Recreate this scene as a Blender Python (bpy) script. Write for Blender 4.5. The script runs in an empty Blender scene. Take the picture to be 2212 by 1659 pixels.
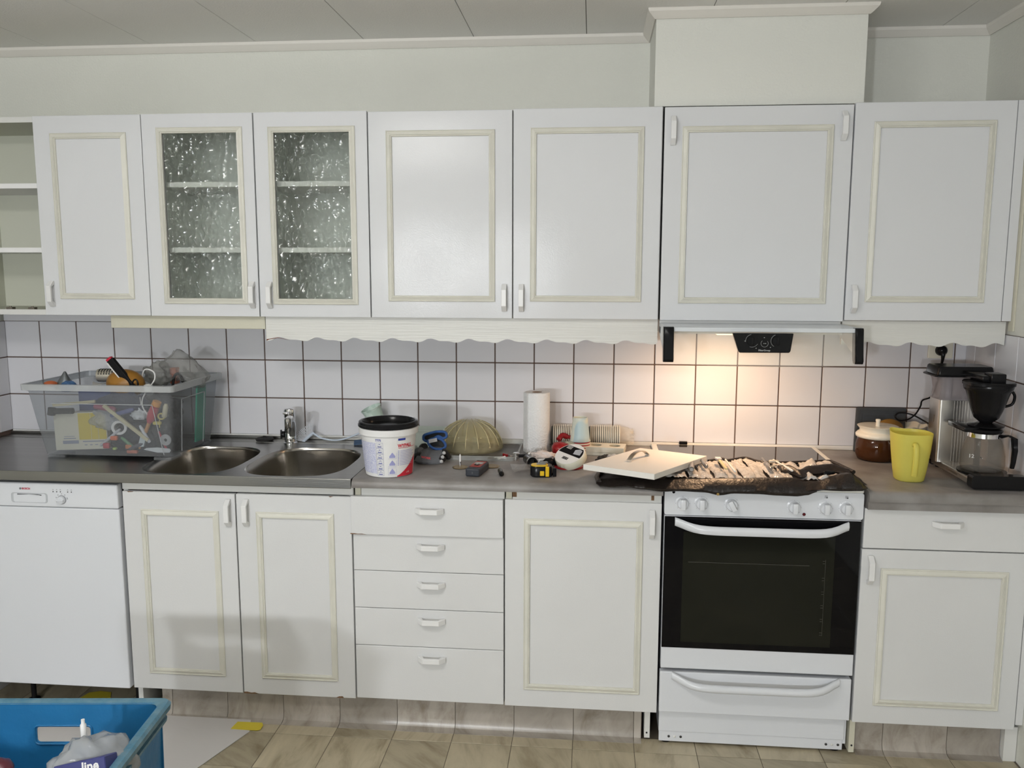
import bpy, bmesh, math, random
from mathutils import Vector, Matrix, Euler, noise
random.seed(7)
PI = math.pi
C = bpy.context.scene.collection
SC = bpy.context.scene

# ------------------------------------------------------------------ camera
def make_camera():
    cd = bpy.data.cameras.new('camera'); co = bpy.data.objects.new('camera', cd); C.objects.link(co)
    yaw, pit, rol = 0.0929911, -0.1358999, 0.0016071
    cy, sy, cp, sp, cr, sr = math.cos(yaw), math.sin(yaw), math.cos(pit), math.sin(pit), math.cos(rol), math.sin(rol)
    f = Vector((-sy*cp, cy*cp, sp)); r = Vector((cy, sy, 0)); u = r.cross(f)
    r2 = cr*r + sr*u; u2 = -sr*r + cr*u
    m = Matrix((r2, u2, -f)).transposed().to_4x4(); m.translation = Vector((0.77044, -3.26396, 1.56589))
    co.matrix_world = m
    cd.sensor_fit = 'HORIZONTAL'; cd.sensor_width = 36; cd.lens = 1848.825/2212*36; cd.clip_start = .05
    SC.camera = co
make_camera()
SC.view_settings.view_transform = 'Standard'; SC.view_settings.look = 'None'
SC.view_settings.gamma = 1; SC.view_settings.use_curve_mapping = False
SC.view_settings.exposure = -0.42
w = bpy.data.worlds.new('world'); SC.world = w; w.use_nodes = True
w.node_tree.nodes['Background'].inputs[0].default_value = (.8, .85, 1, 1)
w.node_tree.nodes['Background'].inputs[1].default_value = .25

def area(name, loc, target, size, power, col=(1, 1, 1), shape='DISK', spread=180):
    l = bpy.data.lights.new(name, 'AREA'); l.energy = power; l.color = col; l.size = size; l.shape = shape
    l.spread = math.radians(spread)
    o = bpy.data.objects.new(name, l); C.objects.link(o); o.location = loc
    o.rotation_euler = (Vector(target)-Vector(loc)).to_track_quat('-Z', 'Y').to_euler()
    return o
# two heads of a work light standing behind the camera, left of it
area('work_light', (-1.15, -7.4, 1.58), (0.3, 0, 1.1), .26, 100, (.95, .975, 1))
area('work_light', (-0.12, -7.4, 1.55), (0.5, 0, 1.1), .26, 80, (.95, .975, 1))
# ceiling lamp
# warm lamp in the cooker hood
area('hood_light', (1.235, -.30, 1.338), (1.235, -.26, .9), .07, 4.6, (1, .63, .36), spread=170)

# ------------------------------------------------------------------ materials
MATS = {}
def pm(name, col, rough=.5, metal=0, spec=.5, bump=0, bscale=60, var=0, vscale=6, col2=None, trans=0, ior=1.45, alpha=1, coat=0, emit=None, est=0, stretch=None, vcontrast=(.35, .65), detail=4):
    if name in MATS: return MATS[name]
    m = bpy.data.materials.new(name); m.use_nodes = True; nt = m.node_tree; b = nt.nodes['Principled BSDF']
    b.inputs['Base Color'].default_value = (*col, 1); b.inputs['Roughness'].default_value = rough
    b.inputs['Metallic'].default_value = metal; b.inputs['Specular IOR Level'].default_value = spec
    b.inputs['Transmission Weight'].default_value = trans; b.inputs['IOR'].default_value = ior
    b.inputs['Alpha'].default_value = alpha; b.inputs['Coat Weight'].default_value = coat; b.inputs['Coat Roughness'].default_value = .08
    if emit: b.inputs['Emission Color'].default_value = (*emit, 1); b.inputs['Emission Strength'].default_value = est
    tc = None
    def coords():
        g = nt.nodes.new('ShaderNodeNewGeometry')
        if stretch:
            mp = nt.nodes.new('ShaderNodeMapping'); mp.inputs['Scale'].default_value = stretch
            nt.links.new(g.outputs['Position'], mp.inputs['Vector']); return mp.outputs[0]
        return g.outputs['Position']
    if var or col2:
        n = nt.nodes.new('ShaderNodeTexNoise'); n.inputs['Scale'].default_value = vscale; n.inputs['Detail'].default_value = detail
        nt.links.new(coords(), n.inputs['Vector'])
        r = nt.nodes.new('ShaderNodeValToRGB'); e = r.color_ramp.elements
        e[0].position, e[1].position = vcontrast
        c2 = col2 if col2 else tuple(c*(1-var) for c in col)
        e[0].color = (*c2, 1); e[1].color = (*col, 1)
        nt.links.new(n.outputs[0], r.inputs[0]); nt.links.new(r.outputs[0], b.inputs['Base Color'])
    if bump:
        n = nt.nodes.new('ShaderNodeTexNoise'); n.inputs['Scale'].default_value = bscale; n.inputs['Detail'].default_value = 5
        nt.links.new(coords(), n.inputs['Vector'])
        bp = nt.nodes.new('ShaderNodeBump'); bp.inputs['Strength'].default_value = bump; bp.inputs['Distance'].default_value = .01
        nt.links.new(n.outputs[0], bp.inputs['Height']); nt.links.new(bp.outputs[0], b.inputs['Normal'])
    MATS[name] = m
    return m

def plastic_film(name, col=(.85, .87, .88), clear=.72, rough=.18, bump=0, bscale=25):
    """thin see-through plastic: transparent mixed with a glossy milky layer"""
    if name in MATS: return MATS[name]
    m = bpy.data.materials.new(name); m.use_nodes = True; nt = m.node_tree; b = nt.nodes['Principled BSDF']
    b.inputs['Base Color'].default_value = (*col, 1); b.inputs['Roughness'].default_value = rough
    t = nt.nodes.new('ShaderNodeBsdfTransparent'); t.inputs[0].default_value = (*[min(1, c*1.08) for c in col], 1)
    mx = nt.nodes.new('ShaderNodeMixShader'); mx.inputs[0].default_value = 1-clear
    nt.links.new(t.outputs[0], mx.inputs[1]); nt.links.new(b.outputs[0], mx.inputs[2])
    nt.links.new(mx.outputs[0], nt.nodes['Material Output'].inputs[0])
    if bump:
        n = nt.nodes.new('ShaderNodeTexNoise'); n.inputs['Scale'].default_value = bscale
        g = nt.nodes.new('ShaderNodeNewGeometry'); nt.links.new(g.outputs['Position'], n.inputs['Vector'])
        bp = nt.nodes.new('ShaderNodeBump'); bp.inputs['Strength'].default_value = bump; bp.inputs['Distance'].default_value = .01
        nt.links.new(n.outputs[0], bp.inputs['Height']); nt.links.new(bp.outputs[0], b.inputs['Normal'])
    MATS[name] = m
    return m

def tile_random(name, base, lo, hi, rough, veins=False, bump=0):
    """per-piece tone from Object Info Random"""
    m = bpy.data.materials.new(name); m.use_nodes = True; nt = m.node_tree; b = nt.nodes['Principled BSDF']
    b.inputs['Roughness'].default_value = rough
    oi = nt.nodes.new('ShaderNodeObjectInfo')
    mr = nt.nodes.new('ShaderNodeMapRange'); mr.inputs['To Min'].default_value = lo; mr.inputs['To Max'].default_value = hi
    nt.links.new(oi.outputs['Random'], mr.inputs['Value'])
    mul = nt.nodes.new('ShaderNodeVectorMath'); mul.operation = 'SCALE'
    nt.links.new(mr.outputs[0], mul.inputs['Scale'])
    if veins:
        g = nt.nodes.new('ShaderNodeNewGeometry')
        add = nt.nodes.new('ShaderNodeVectorMath'); add.operation = 'MULTIPLY_ADD'
        cb = nt.nodes.new('ShaderNodeCombineXYZ')
        for i in range(3): nt.links.new(oi.outputs['Random'], cb.inputs[i])
        add.inputs[1].default_value = (37, 51, 23)
        nt.links.new(cb.outputs[0], add.inputs[0]); nt.links.new(g.outputs['Position'], add.inputs[2])
        mp = nt.nodes.new('ShaderNodeMapping'); mp.inputs['Scale'].default_value = (13, 3.2, 6)
        rm = nt.nodes.new('ShaderNodeMapRange'); rm.inputs['To Min'].default_value = -1.2; rm.inputs['To Max'].default_value = .2
        nt.links.new(oi.outputs['Random'], rm.inputs['Value'])
        rc = nt.nodes.new('ShaderNodeVectorRotate'); rc.rotation_type = 'AXIS_ANGLE'; rc.inputs['Axis'].default_value = (0, .35, 1)
        nt.links.new(rm.outputs[0], rc.inputs['Angle']); nt.links.new(add.outputs[0], rc.inputs['Vector'])
        nt.links.new(rc.outputs[0], mp.inputs['Vector'])
        n = nt.nodes.new('ShaderNodeTexNoise'); n.inputs['Scale'].default_value = 1.3; n.inputs['Detail'].default_value = 8
        n.inputs['Roughness'].default_value = .62; n.inputs['Distortion'].default_value = .5
        nt.links.new(mp.outputs[0], n.inputs['Vector'])
        r = nt.nodes.new('ShaderNodeValToRGB'); e = r.color_ramp.elements
        e[0].position = .28; e[1].position = .72
        e[0].color = (base[0]*.60, base[1]*.56, base[2]*.50, 1); e[1].color = (base[0]*1.22, base[1]*1.22, base[2]*1.22, 1)
        x = r.color_ramp.elements.new(.5); x.color = (*base, 1)
        nt.links.new(n.outputs[0], r.inputs[0])
        nt.links.new(r.outputs[0], mul.inputs[0])
    else:
        mul.inputs[0].default_value = base
    nt.links.new(mul.outputs[0], b.inputs['Base Color'])
    if bump:
        n = nt.nodes.new('ShaderNodeTexNoise'); n.inputs['Scale'].default_value = 5
        g = nt.nodes.new('ShaderNodeNewGeometry'); nt.links.new(g.outputs['Position'], n.inputs['Vector'])
        bp = nt.nodes.new('ShaderNodeBump'); bp.inputs['Strength'].default_value = bump; bp.inputs['Distance'].default_value = .01
        nt.links.new(n.outputs[0], bp.inputs['Height']); nt.links.new(bp.outputs[0], b.inputs['Normal'])
    MATS[name] = m
    return m

M_wall = pm('wall_paint', (.73, .735, .68), .75, bump=.25, bscale=140, var=.03, vscale=3)
M_ceil = pm('ceiling_board', (.84, .83, .81), .8, bump=.2, bscale=180)
M_trim = pm('trim_paint', (.75, .725, .68), .55, bump=.06, bscale=60)
M_dark = pm('gap_dark', (.02, .02, .02), .9)
M_grout = pm('grout', (.115, .075, .06), .9, bump=.3, bscale=300)
M_tile = tile_random('white_glazed_tile', (.68, .68, .715), .96, 1.03, .13, bump=.12)
M_door = pm('door_white_laminate', (.695, .705, .725), .12, spec=.10, bump=.035, bscale=260, var=.02, vscale=2.5)
M_doorlow = pm('door_white_painted', (.685, .69, .695), .36, bump=.05, bscale=240, var=.03, vscale=3)
M_mould = pm('cream_moulding', (.71, .70, .63), .4, bump=.05, bscale=90, var=.07, vscale=9)
M_handle = pm('handle_white', (.78, .78, .78), .32)
M_white = pm('carcass_white', (.70, .70, .68), .5)
M_cream = pm('cream_paint', (.62, .60, .49), .5, bump=.05, bscale=100, var=.05)
M_valance = pm('valance_paint', (.70, .70, .67), .38, bump=.16, bscale=30, stretch=(.25, 1, 6), var=.05, vscale=8)
M_inner = pm('cupboard_inside', (.62, .63, .54), .6)
M_steel = pm('brushed_steel', (.33, .325, .31), .28, 1, bump=.04, bscale=60, stretch=(.3, 6, 6), var=.12, vscale=5)
M_steelbowl = pm('bowl_steel', (.36, .34, .31), .22, 1, bump=.015, bscale=30)
M_chrome = pm('chrome', (.75, .75, .76), .07, 1)
M_alu = pm('brushed_aluminium', (.62, .60, .57), .3, 1, bump=.03, bscale=100, stretch=(8, 8, .3))
M_lam = pm('grey_laminate', (.27, .258, .25), .40, bump=.05, bscale=90, col2=(.15, .135, .125), vscale=9, vcontrast=(.28, .68), detail=7)
M_black = pm('black_plastic', (.008, .008, .009), .20, spec=.2)
M_blackm = pm('black_matt', (.016, .015, .015), .75, bump=.2, bscale=120)
M_enamel = pm('white_enamel', (.70, .72, .76), .22, bump=.02, bscale=120)
M_glassblk = pm('black_glass', (.004, .004, .005), .04, spec=.22)
M_ink = pm('grey_ink', (.10, .10, .11), .6)
M_wood = pm('raw_chipboard', (.22, .12, .06), .8, bump=.3, bscale=200, var=.4, vscale=90)
M_paper = pm('white_paper', (.76, .75, .74), .7, bump=.05, bscale=60)
M_floor = tile_random('floor_vinyl', (.43, .375, .265), .84, 1.12, .36, veins=True)
M_toe = tile_random('toekick_vinyl', (.37, .335, .295), .86, 1.12, .28, veins=True)
M_yellowtape = pm('yellow_tape', (.70, .57, .05), .45)

# ------------------------------------------------------------------ helpers
def link(name, bm, mat, parent=None, smooth=None, world=True, label=None):
    if parent is not None and world:
        bm.transform(WM(parent).inverted())
    me = bpy.data.meshes.new(name); bm.to_mesh(me); bm.free()
    mats = mat if isinstance(mat, (list, tuple)) else [mat]
    for x in mats: me.materials.append(x)
    if smooth is not None:
        me.polygons.foreach_set('use_smooth', [True]*len(me.polygons))
        if smooth < 180: me.set_sharp_from_angle(angle=math.radians(smooth))
    o = bpy.data.objects.new(name, me); C.objects.link(o)
    if parent is not None: o.parent = parent
    if label: o['label'] = label
    return o
def WM(o):
    m = Matrix.LocRotScale(o.location, o.rotation_euler, o.scale)
    return WM(o.parent) @ m if o.parent else m
def thing(name, label, cat, loc=(0, 0, 0), rotz=0, group=None, rot=None):
    o = bpy.data.objects.new(name, None); C.objects.link(o); o.location = loc
    o.rotation_euler = rot if rot else (0, 0, rotz); o.empty_display_size = .05
    o['label'] = label; o['category'] = cat
    if group: o['group'] = group
    return o
def tag(o, label, cat, group=None):
    o['label'] = label; o['category'] = cat
    if group: o['group'] = group
    return o
def struct(o): o['kind'] = 'structure'; return o
def dup(root, loc, label, rotz=None, group=None):
    r = root.copy(); C.objects.link(r); r.location = loc; r['label'] = label
    if rotz is not None: r.rotation_euler = (0, 0, rotz)
    if group: r['group'] = group
    for ch in list(root.children):
        c = ch.copy(); C.objects.link(c); c.parent = r
        for g in ch.children:
            d = g.copy(); C.objects.link(d); d.parent = c
    return r
BM = bmesh.new
def box(bm, x0, x1, y0, y1, z0, z1, bev=0, seg=2, mi=0, rot=None, axis=None):
    m = Matrix.Translation(((x0+x1)/2, (y0+y1)/2, (z0+z1)/2)) @ Matrix.Diagonal((abs(x1-x0), abs(y1-y0), abs(z1-z0), 1))
    if rot is not None: m = rot @ m
    r = bmesh.ops.create_cube(bm, size=1, matrix=m); vs = r['verts']
    fs = set(f for v in vs for f in v.link_faces)
    for f in fs: f.material_index = mi
    if bev:
        es = set(e for v in vs for e in v.link_edges)
        if axis is not None: es = [e for e in es if abs((e.verts[0].co-e.verts[1].co).normalized()[axis]) > .9]
        bmesh.ops.bevel(bm, geom=list(es), offset=bev, segments=seg, affect='EDGES', profile=.5, clamp_overlap=True, material=mi)
    return bm
def nbox(*a, **k): return box(BM(), *a, **k)
def rings(bm, R, closed=True, cap0=True, cap1=True, mi=0, loop=False):
    """loft through rings of points"""
    V = [[bm.verts.new(p) for p in r] for r in R]; n = len(V[0])
    m = n if closed else n-1; k = len(V) if loop else len(V)-1
    for i in range(k):
        a, b = V[i], V[(i+1) % len(V)]
        for j in range(m):
            f = bm.faces.new((a[j], a[(j+1) % n], b[(j+1) % n], b[j])); f.material_index = mi
    if closed and not loop:
        if cap0: f = bm.faces.new(V[0][::-1]); f.material_index = mi
        if cap1: f = bm.faces.new(V[-1]); f.material_index = mi
    return V
def lathe(bm, prof, seg=32, loc=(0, 0, 0), mat=None, cap0=True, cap1=True, mi=0, sx=1, sy=1):
    R = []
    for r, z in prof:
        ring = []
        for i in range(seg):
            a = 2*PI*i/seg; p = Vector((r*math.cos(a)*sx, r*math.sin(a)*sy, z))
            if mat is not None: p = mat @ p
            ring.append(p+Vector(loc))
        R.append(ring)
    rings(bm, R, cap0=cap0, cap1=cap1, mi=mi)
    bmesh.ops.recalc_face_normals(bm, faces=bm.faces)
    return bm
def tube(bm, pts, r, seg=8, closed=False, mi=0, flat=1):
    pts = [Vector(p) for p in pts]; n = len(pts); R = []
    up = None
    for i, p in enumerate(pts):
        if closed: t = pts[(i+1) % n]-pts[i-1]
        else: t = pts[min(i+1, n-1)]-pts[max(i-1, 0)]
        t.normalize()
        if up is None:
            up = Vector((0, 0, 1)) if abs(t.z) < .9 else Vector((1, 0, 0))
        s = t.cross(up).normalized(); up = s.cross(t).normalized()
        rr = r[i] if isinstance(r, (list, tuple)) else r
        R.append([p + s*math.cos(2*PI*k/seg)*rr + up*math.sin(2*PI*k/seg)*rr*flat for k in range(seg)])
    rings(bm, R, mi=mi, loop=closed)
    return bm
def smoothpath(pts, n=8):
    pts = [Vector(p) for p in pts]; out = []
    for i in range(len(pts)-1):
        p0, p1, p2, p3 = pts[max(i-1, 0)], pts[i], pts[i+1], pts[min(i+2, len(pts)-1)]
        for k in range(n):
            t = k/n
            out.append(.5*((2*p1)+(p2-p0)*t+(2*p0-5*p1+4*p2-p3)*t*t+(3*p1-p0-3*p2+p3)*t**3))
    out.append(pts[-1]); return out
def prism(bm, poly, f, d0, d1, mi=0):
    """poly: list of 2D; f(u,v,d)->3D"""
    a = [bm.verts.new(f(u, v, d0)) for u, v in poly]; b = [bm.verts.new(f(u, v, d1)) for u, v in poly]
    n = len(poly)
    fs = [bm.faces.new(a), bm.faces.new(b[::-1])]
    for i in range(n): fs.append(bm.faces.new((a[i], b[i], b[(i+1) % n], a[(i+1) % n])))
    for x in fs: x.material_index = mi
    bmesh.ops.recalc_face_normals(bm, faces=fs)
    return bm
def plate_holes(bm, outer, holes, f):
    """flat face with holes. f(u,v)->3D"""
    edges = []
    for lp in [outer]+holes:
        vs = [bm.verts.new(f(*p)) for p in lp]
        for i in range(len(vs)): edges.append(bm.edges.new((vs[i], vs[(i+1) % len(vs)])))
    bmesh.ops.triangle_fill(bm, edges=edges, use_beauty=True, use_dissolve=False)
    return bm
def rrect(cx, cy, hx, hy, r, n=5):
    out = []
    for sx, sy, a0 in ((1, 1, 0), (-1, 1, 90), (-1, -1, 180), (1, -1, 270)):
        for k in range(n+1):
            a = math.radians(a0+90*k/n)
            out.append((cx+sx*(hx-r)+r*math.cos(a), cy+sy*(hy-r)+r*math.sin(a)))
    return out
def text_bm(s, size, bold=0, f=None, extrude=0):
    cu = bpy.data.curves.new('t', 'FONT'); cu.body = s; cu.size = size; cu.offset = bold; cu.resolution_u = 2
    cu.align_x = 'CENTER'; cu.align_y = 'CENTER'; cu.fill_mode = 'FRONT'
    o = bpy.data.objects.new('t', cu); C.objects.link(o)
    bpy.context.view_layer.update()
    me = bpy.data.meshes.new_from_object(o.evaluated_get(bpy.context.evaluated_depsgraph_get()))
    bm = BM(); bm.from_mesh(me); bpy.data.meshes.remove(me)
    bpy.data.objects.remove(o); bpy.data.curves.remove(cu)
    if f:
        for v in bm.verts: v.co = f(v.co.x, v.co.y)
    return bm
def facing(x, y, z, s=1):  # flat print on a front facing -y
    return lambda u, v: Vector((x+u*s, y, z+v*s))

# ------------------------------------------------------------------ room
XL, XR, YB, ZC = -1.6, 2.14, -8.4, 2.40
def wall(name, *a, mat=M_wall): return struct(link(name, nbox(*a), mat))
wall('wall_back', XL-.1, XR+.1, 0, .1, 0, ZC)
wall_l = wall('wall_left', XL-.1, XL, YB, 0, 0, ZC)
wall_r = wall('wall_right', XR, XR+.1, YB, 0, 0, ZC)
wall('wall_front', XL-.1, XR+.1, YB-.1, YB, 0, ZC, mat=pm('far_wall', (.30, .29, .27), .8))
wall_b = bpy.data.objects['wall_back']
# floor: vinyl sheet printed and embossed as 20 cm tiles
flo = struct(link('floor', nbox(XL-.1, XR+.1, YB-.1, .1, -.06, -.0016), pm('floor_joint', (.15, .125, .095), .6)))
P = .2012; fx0 = .1235-9*P; g = .0018
k = 0
tile_me = {}
def tilebox(x0, x1, y0, y1, z0, z1, mat, parent, name='tile', bev=.0008):
    dx, dy, dz = round(x1-x0, 4), round(y1-y0, 4), round(z1-z0, 4)
    key = (dx, dy, dz, mat.name)
    if key not in tile_me:
        bm = nbox(-dx/2, dx/2, -dy/2, dy/2, -dz/2, dz/2, bev=bev, seg=1)
        me = bpy.data.meshes.new(name); bm.to_mesh(me); bm.free(); me.materials.append(mat); tile_me[key] = me
    o = bpy.data.objects.new(name, tile_me[key]); C.objects.link(o); o.parent = parent
    o.location = ((x0+x1)/2, (y0+y1)/2, (z0+z1)/2)
    return o
for i in range(-1, 21):
    for j in range(0, 11):
        x0 = fx0+i*P; x1 = x0+P-g; y1 = -.638-j*P+P; y0 = y1-P+g
        x0 = max(x0, XL+.002); x1 = min(x1, XR-.002)
        if x1-x0 < .03: continue
        if j == 0:
            if x0 > -.78: y1 = -.552
            else: y1 = -.10
        if x0 > 1.0 and x1 < 1.62 and j == 0: y1 = -.45
        tilebox(x0, x1, y0, y1, -.0016, 0, M_floor, flo)
# ceiling boards
cei = struct(link('ceiling', nbox(XL-.1, XR+.1, YB-.1, .1, ZC+.004, ZC+.06), pm('ceiling_joint', (.25, .24, .22), .9)))
for i in range(-4, 6):
    x0 = -.083+i*.4105; x1 = x0+.4105-.0025
    x0 = max(x0, XL+.002); x1 = min(x1, XR-.002)
    if x1-x0 < .02: continue
    tilebox(x0, x1, -2.4, -.002, ZC-.002, ZC+.004, M_ceil, cei, 'ceiling_panel')
    tilebox(x0, x1, YB+.002, -2.4025, ZC-.002, ZC+.004, M_ceil, cei, 'ceiling_panel')
# duct chase above the hood
wall('wall_chase', .966, 1.637, -.30, 0, 2.093, ZC, mat=pm('chase_paint', (.73, .735, .69), .7, bump=.2, bscale=140))
# cornice
def cornice(name, path):
    """path of wall-line points (x,y) with outward normals mitred"""
    bm = BM(); prof = [(0, -.028), (.005, -.030), (.012, -.024), (.026, -.010), (.028, -.003), (.028, 0), (0, 0)]
    n = len(path); R = []
    for i, (x, y) in enumerate(path):
        p = Vector((x, y)); d0 = (p-Vector(path[i-1])).normalized() if i else None
        d1 = (Vector(path[i+1])-p).normalized() if i < n-1 else None
        def nrm(d): return Vector((d.y, -d.x))
        if d0 is None: o = nrm(d1)
        elif d1 is None: o = nrm(d0)
        else:
            a = nrm(d0)+nrm(d1); o = a/(a.dot(nrm(d0)))
        R.append([Vector((x+o.x*u, y+o.y*u, ZC-.002+v)) for u, v in prof])
    rings(bm, R); bmesh.ops.recalc_face_normals(bm, faces=bm.faces)
    return struct(link(name, bm, M_trim))
cornice('trim_1', [(XL, -8.3), (XL, 0), (.966, 0)])
cornice('trim_2', [(.966, 0), (.966, -.30), (1.637, -.30), (1.637, 0)])
cornice('trim_3', [(1.637, 0), (XR, 0), (XR, -8.3)])
# wall tiles
cols = [-1.6, -1.448, -1.291, -1.135, -.98, -.824, -.668, -.5135, -.3585, -.2045, -.0515, .0995, .2505, .401, .552, .7035, .8555, 1.0085, 1.1625, 1.3165, 1.471, 1.6265, 1.783, 1.939, 2.095, 2.14]
rows = [.900, 1.0493, 1.2003, 1.348]
gt = .0022
gb = link('grout', nbox(XL, XR, -.0042, 0, .886, 1.347), M_grout, wall_b)
link('grout', nbox(XR-.0042, XR, -.66, -.0045, .886, 1.347), M_grout, wall_r)
link('grout', nbox(XL, XL+.0042, -.66, -.0045, .886, 1.347), M_grout, wall_l)
for a, b in zip(cols, cols[1:]):
    for c, d in zip(rows, rows[1:]):
        tilebox(a+gt, b-gt, -.008, -.001, c+gt, d-gt, M_tile, wall_b, bev=.0015)
for X0, X1, pw in ((XR-.008, XR-.001, wall_r), (XL+.001, XL+.008, wall_l)):
    y = -.085
    ys = [-.008]+[-.085-.153*i for i in range(5)]
    for a, b in zip(ys, ys[1:]):
        for c, d in zip(rows, rows[1:]):
            tilebox(X0, X1, b+gt, a-gt, c+gt, d-gt, M_tile, pw, bev=.0015)
o = link('trim_strip', nbox(XL+.008, XR-.008, -.012, -.0085, .887, .9025, bev=.0015), pm('silicone', (.72, .72, .70), .4)); o.name = 'trim_4'; struct(o)
# toe kick: vinyl coved up the plinth
tk = struct(link('baseboard_plinth', nbox(-.72, .955, -.547, -.53, 0, .118), pm('plinth_board', (.15, .12, .09), .7)))
tk2 = struct(link('baseboard_plinth', nbox(1.640, 2.10, -.547, -.53, 0, .118), MATS['plinth_board']))
def toe_piece(x0, x1, par):
    prof = [(-.5505, .118), (-.5505, .035), (-.5525, .018), (-.559, .006), (-.572, .0012), (-.585, .0008), (-.585, -.0010), (-.549, -.0010), (-.549, .118)]
    bm = prism(BM(), prof, lambda a, b, d: Vector((d, a, b)), x0, x1)
    link('tile', bm, M_toe, par, smooth=40)
for i in range(0, 20):
    x0 = fx0+i*P+g/2; x1 = x0+P-g
    for a, b, pr in ((-.718, .953, tk), (1.642, 2.098, tk2)):
        c, d = max(a, x0), min(b, x1)
        if d-c > .02: toe_piece(c, d, pr)

# ------------------------------------------------------------------ cabinets
def moulding(x0, x1, z0, z1, yf, wd=.0205, parent=None, wob=0):
    prof = [(0, 0), (.0, .0045), (.13, .0065), (.20, .0045), (.30, .0050), (.62, .0082), (.74, .0092), (.80, .0062), (.92, .0068), (1, .0040), (1, 0)]
    bm = BM(); R = []
    cs = [(x0, z0, 1, 1), (x1, z0, -1, 1), (x1, z1, -1, -1), (x0, z1, 1, -1)]
    for x, z, sx, sz in cs: R.append([Vector((x+sx*u*wd, yf-h, z+sz*u*wd)) for u, h in prof])
    rings(bm, R, loop=True); bmesh.ops.recalc_face_normals(bm, faces=bm.faces)
    m = link('moulding', bm, M_mould, parent, label='cream painted moulding frame')
    return m
def handle(x, y, z, o, parent, length=.094, wd=.017, name='handle'):
    """faceted bow handle, o: 'v' or 'h', y = door face"""
    L = length/2
    out = [(-L, 0), (-L, .007), (-L+.019, .027), (L-.019, .027), (L, .007), (L, 0), (L-.014, 0), (L-.022, .017), (-L+.022, .017), (-L+.014, 0)]
    bm = BM()
    if o == 'v': f = lambda u, v, d: Vector((x+d, y-v, z+u))
    else: f = lambda u, v, d: Vector((x+u, y-v, z+d))
    prism(bm, out, f, -wd/2, wd/2)
    bmesh.ops.bevel(bm, geom=[e for e in bm.edges], offset=.0012, segments=1, affect='EDGES', clamp_overlap=True)
    return link(name, bm, M_handle, parent)
def door(root, x0, x1, z0, z1, yf, mould=None, hd=None, glass=None, mat=M_door, name='door', th=.018, gap=.0016):
    if glass:
        bm = BM(); gx0, gx1, gz0, gz1 = glass
        X0, X1, Z0, Z1 = x0+gap, x1-gap, z0, z1
        for a in ((X0, gx0, Z0, Z1), (gx1, X1, Z0, Z1), (gx0, gx1, Z0, gz0), (gx0, gx1, gz1, Z1)):
            box(bm, a[0], a[1], yf, yf+th, a[2], a[3])
        bmesh.ops.remove_doubles(bm, verts=bm.verts, dist=.0001)
    else:
        bm = nbox(x0+gap, x1-gap, yf, yf+th, z0, z1, bev=.0018)
    d = link(name, bm, mat, root)
    if mould:
        moulding(*mould, yf, parent=d)
    if hd: handle(hd[0], yf, hd[1], hd[2], d)
    if glass:
        gx0, gx1, gz0, gz1 = glass
        link('glass_pane', nbox(gx0, gx1, yf+.007, yf+.011, gz0, gz1), M_cathedral, d, label='hammered textured glass pane')
    return d
# textured glass
def cathedral():
    m = bpy.data.materials.new('hammered_glass'); m.use_nodes = True; nt = m.node_tree
    nt.nodes.remove(nt.nodes['Principled BSDF'])
    g = nt.nodes.new('ShaderNodeNewGeometry')
    mp = nt.nodes.new('ShaderNodeMapping'); mp.inputs['Scale'].default_value = (1, .01, .62)
    nt.links.new(g.outputs['Position'], mp.inputs['Vector'])
    n = nt.nodes.new('ShaderNodeTexNoise'); n.inputs['Scale'].default_value = 22; nt.links.new(mp.outputs[0], n.inputs['Vector'])
    ma = nt.nodes.new('ShaderNodeVectorMath'); ma.operation = 'MULTIPLY_ADD'; ma.inputs[1].default_value = (.018, .0, .018)
    nt.links.new(n.outputs['Color'], ma.inputs[0]); nt.links.new(mp.outputs[0], ma.inputs[2])
    v = nt.nodes.new('ShaderNodeTexVoronoi'); v.feature = 'SMOOTH_F1'; v.inputs['Scale'].default_value = 52; v.inputs['Smoothness'].default_value = .18
    nt.links.new(ma.outputs[0], v.inputs['Vector'])
    bp = nt.nodes.new('ShaderNodeBump'); bp.inputs['Strength'].default_value = .95; bp.inputs['Distance'].default_value = .009
    nt.links.new(v.outputs['Distance'], bp.inputs['Height'])
    t = nt.nodes.new('ShaderNodeBsdfTransparent'); t.inputs[0].default_value = (.93, .95, .925, 1)
    rf = nt.nodes.new('ShaderNodeBsdfRefraction'); rf.inputs['Color'].default_value = (.97, .985, .97, 1); rf.inputs['IOR'].default_value = 1.20; rf.inputs['Roughness'].default_value = .02
    gl = nt.nodes.new('ShaderNodeBsdfGlossy'); gl.inputs['Roughness'].default_value = .06
    for s in (rf, gl): nt.links.new(bp.outputs[0], s.inputs['Normal'])
    m1 = nt.nodes.new('ShaderNodeMixShader'); m1.inputs[0].default_value = .78
    nt.links.new(t.outputs[0], m1.inputs[1]); nt.links.new(rf.outputs[0], m1.inputs[2])
    m2 = nt.nodes.new('ShaderNodeMixShader'); m2.inputs[0].default_value = .04
    nt.links.new(m1.outputs[0], m2.inputs[1]); nt.links.new(gl.outputs[0], m2.inputs[2])
    nt.links.new(m2.outputs[0], nt.nodes['Material Output'].inputs[0])
    return m
M_cathedral = cathedral()
UZ0, UZ1, UY = 1.391, 2.0885, -.33
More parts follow.
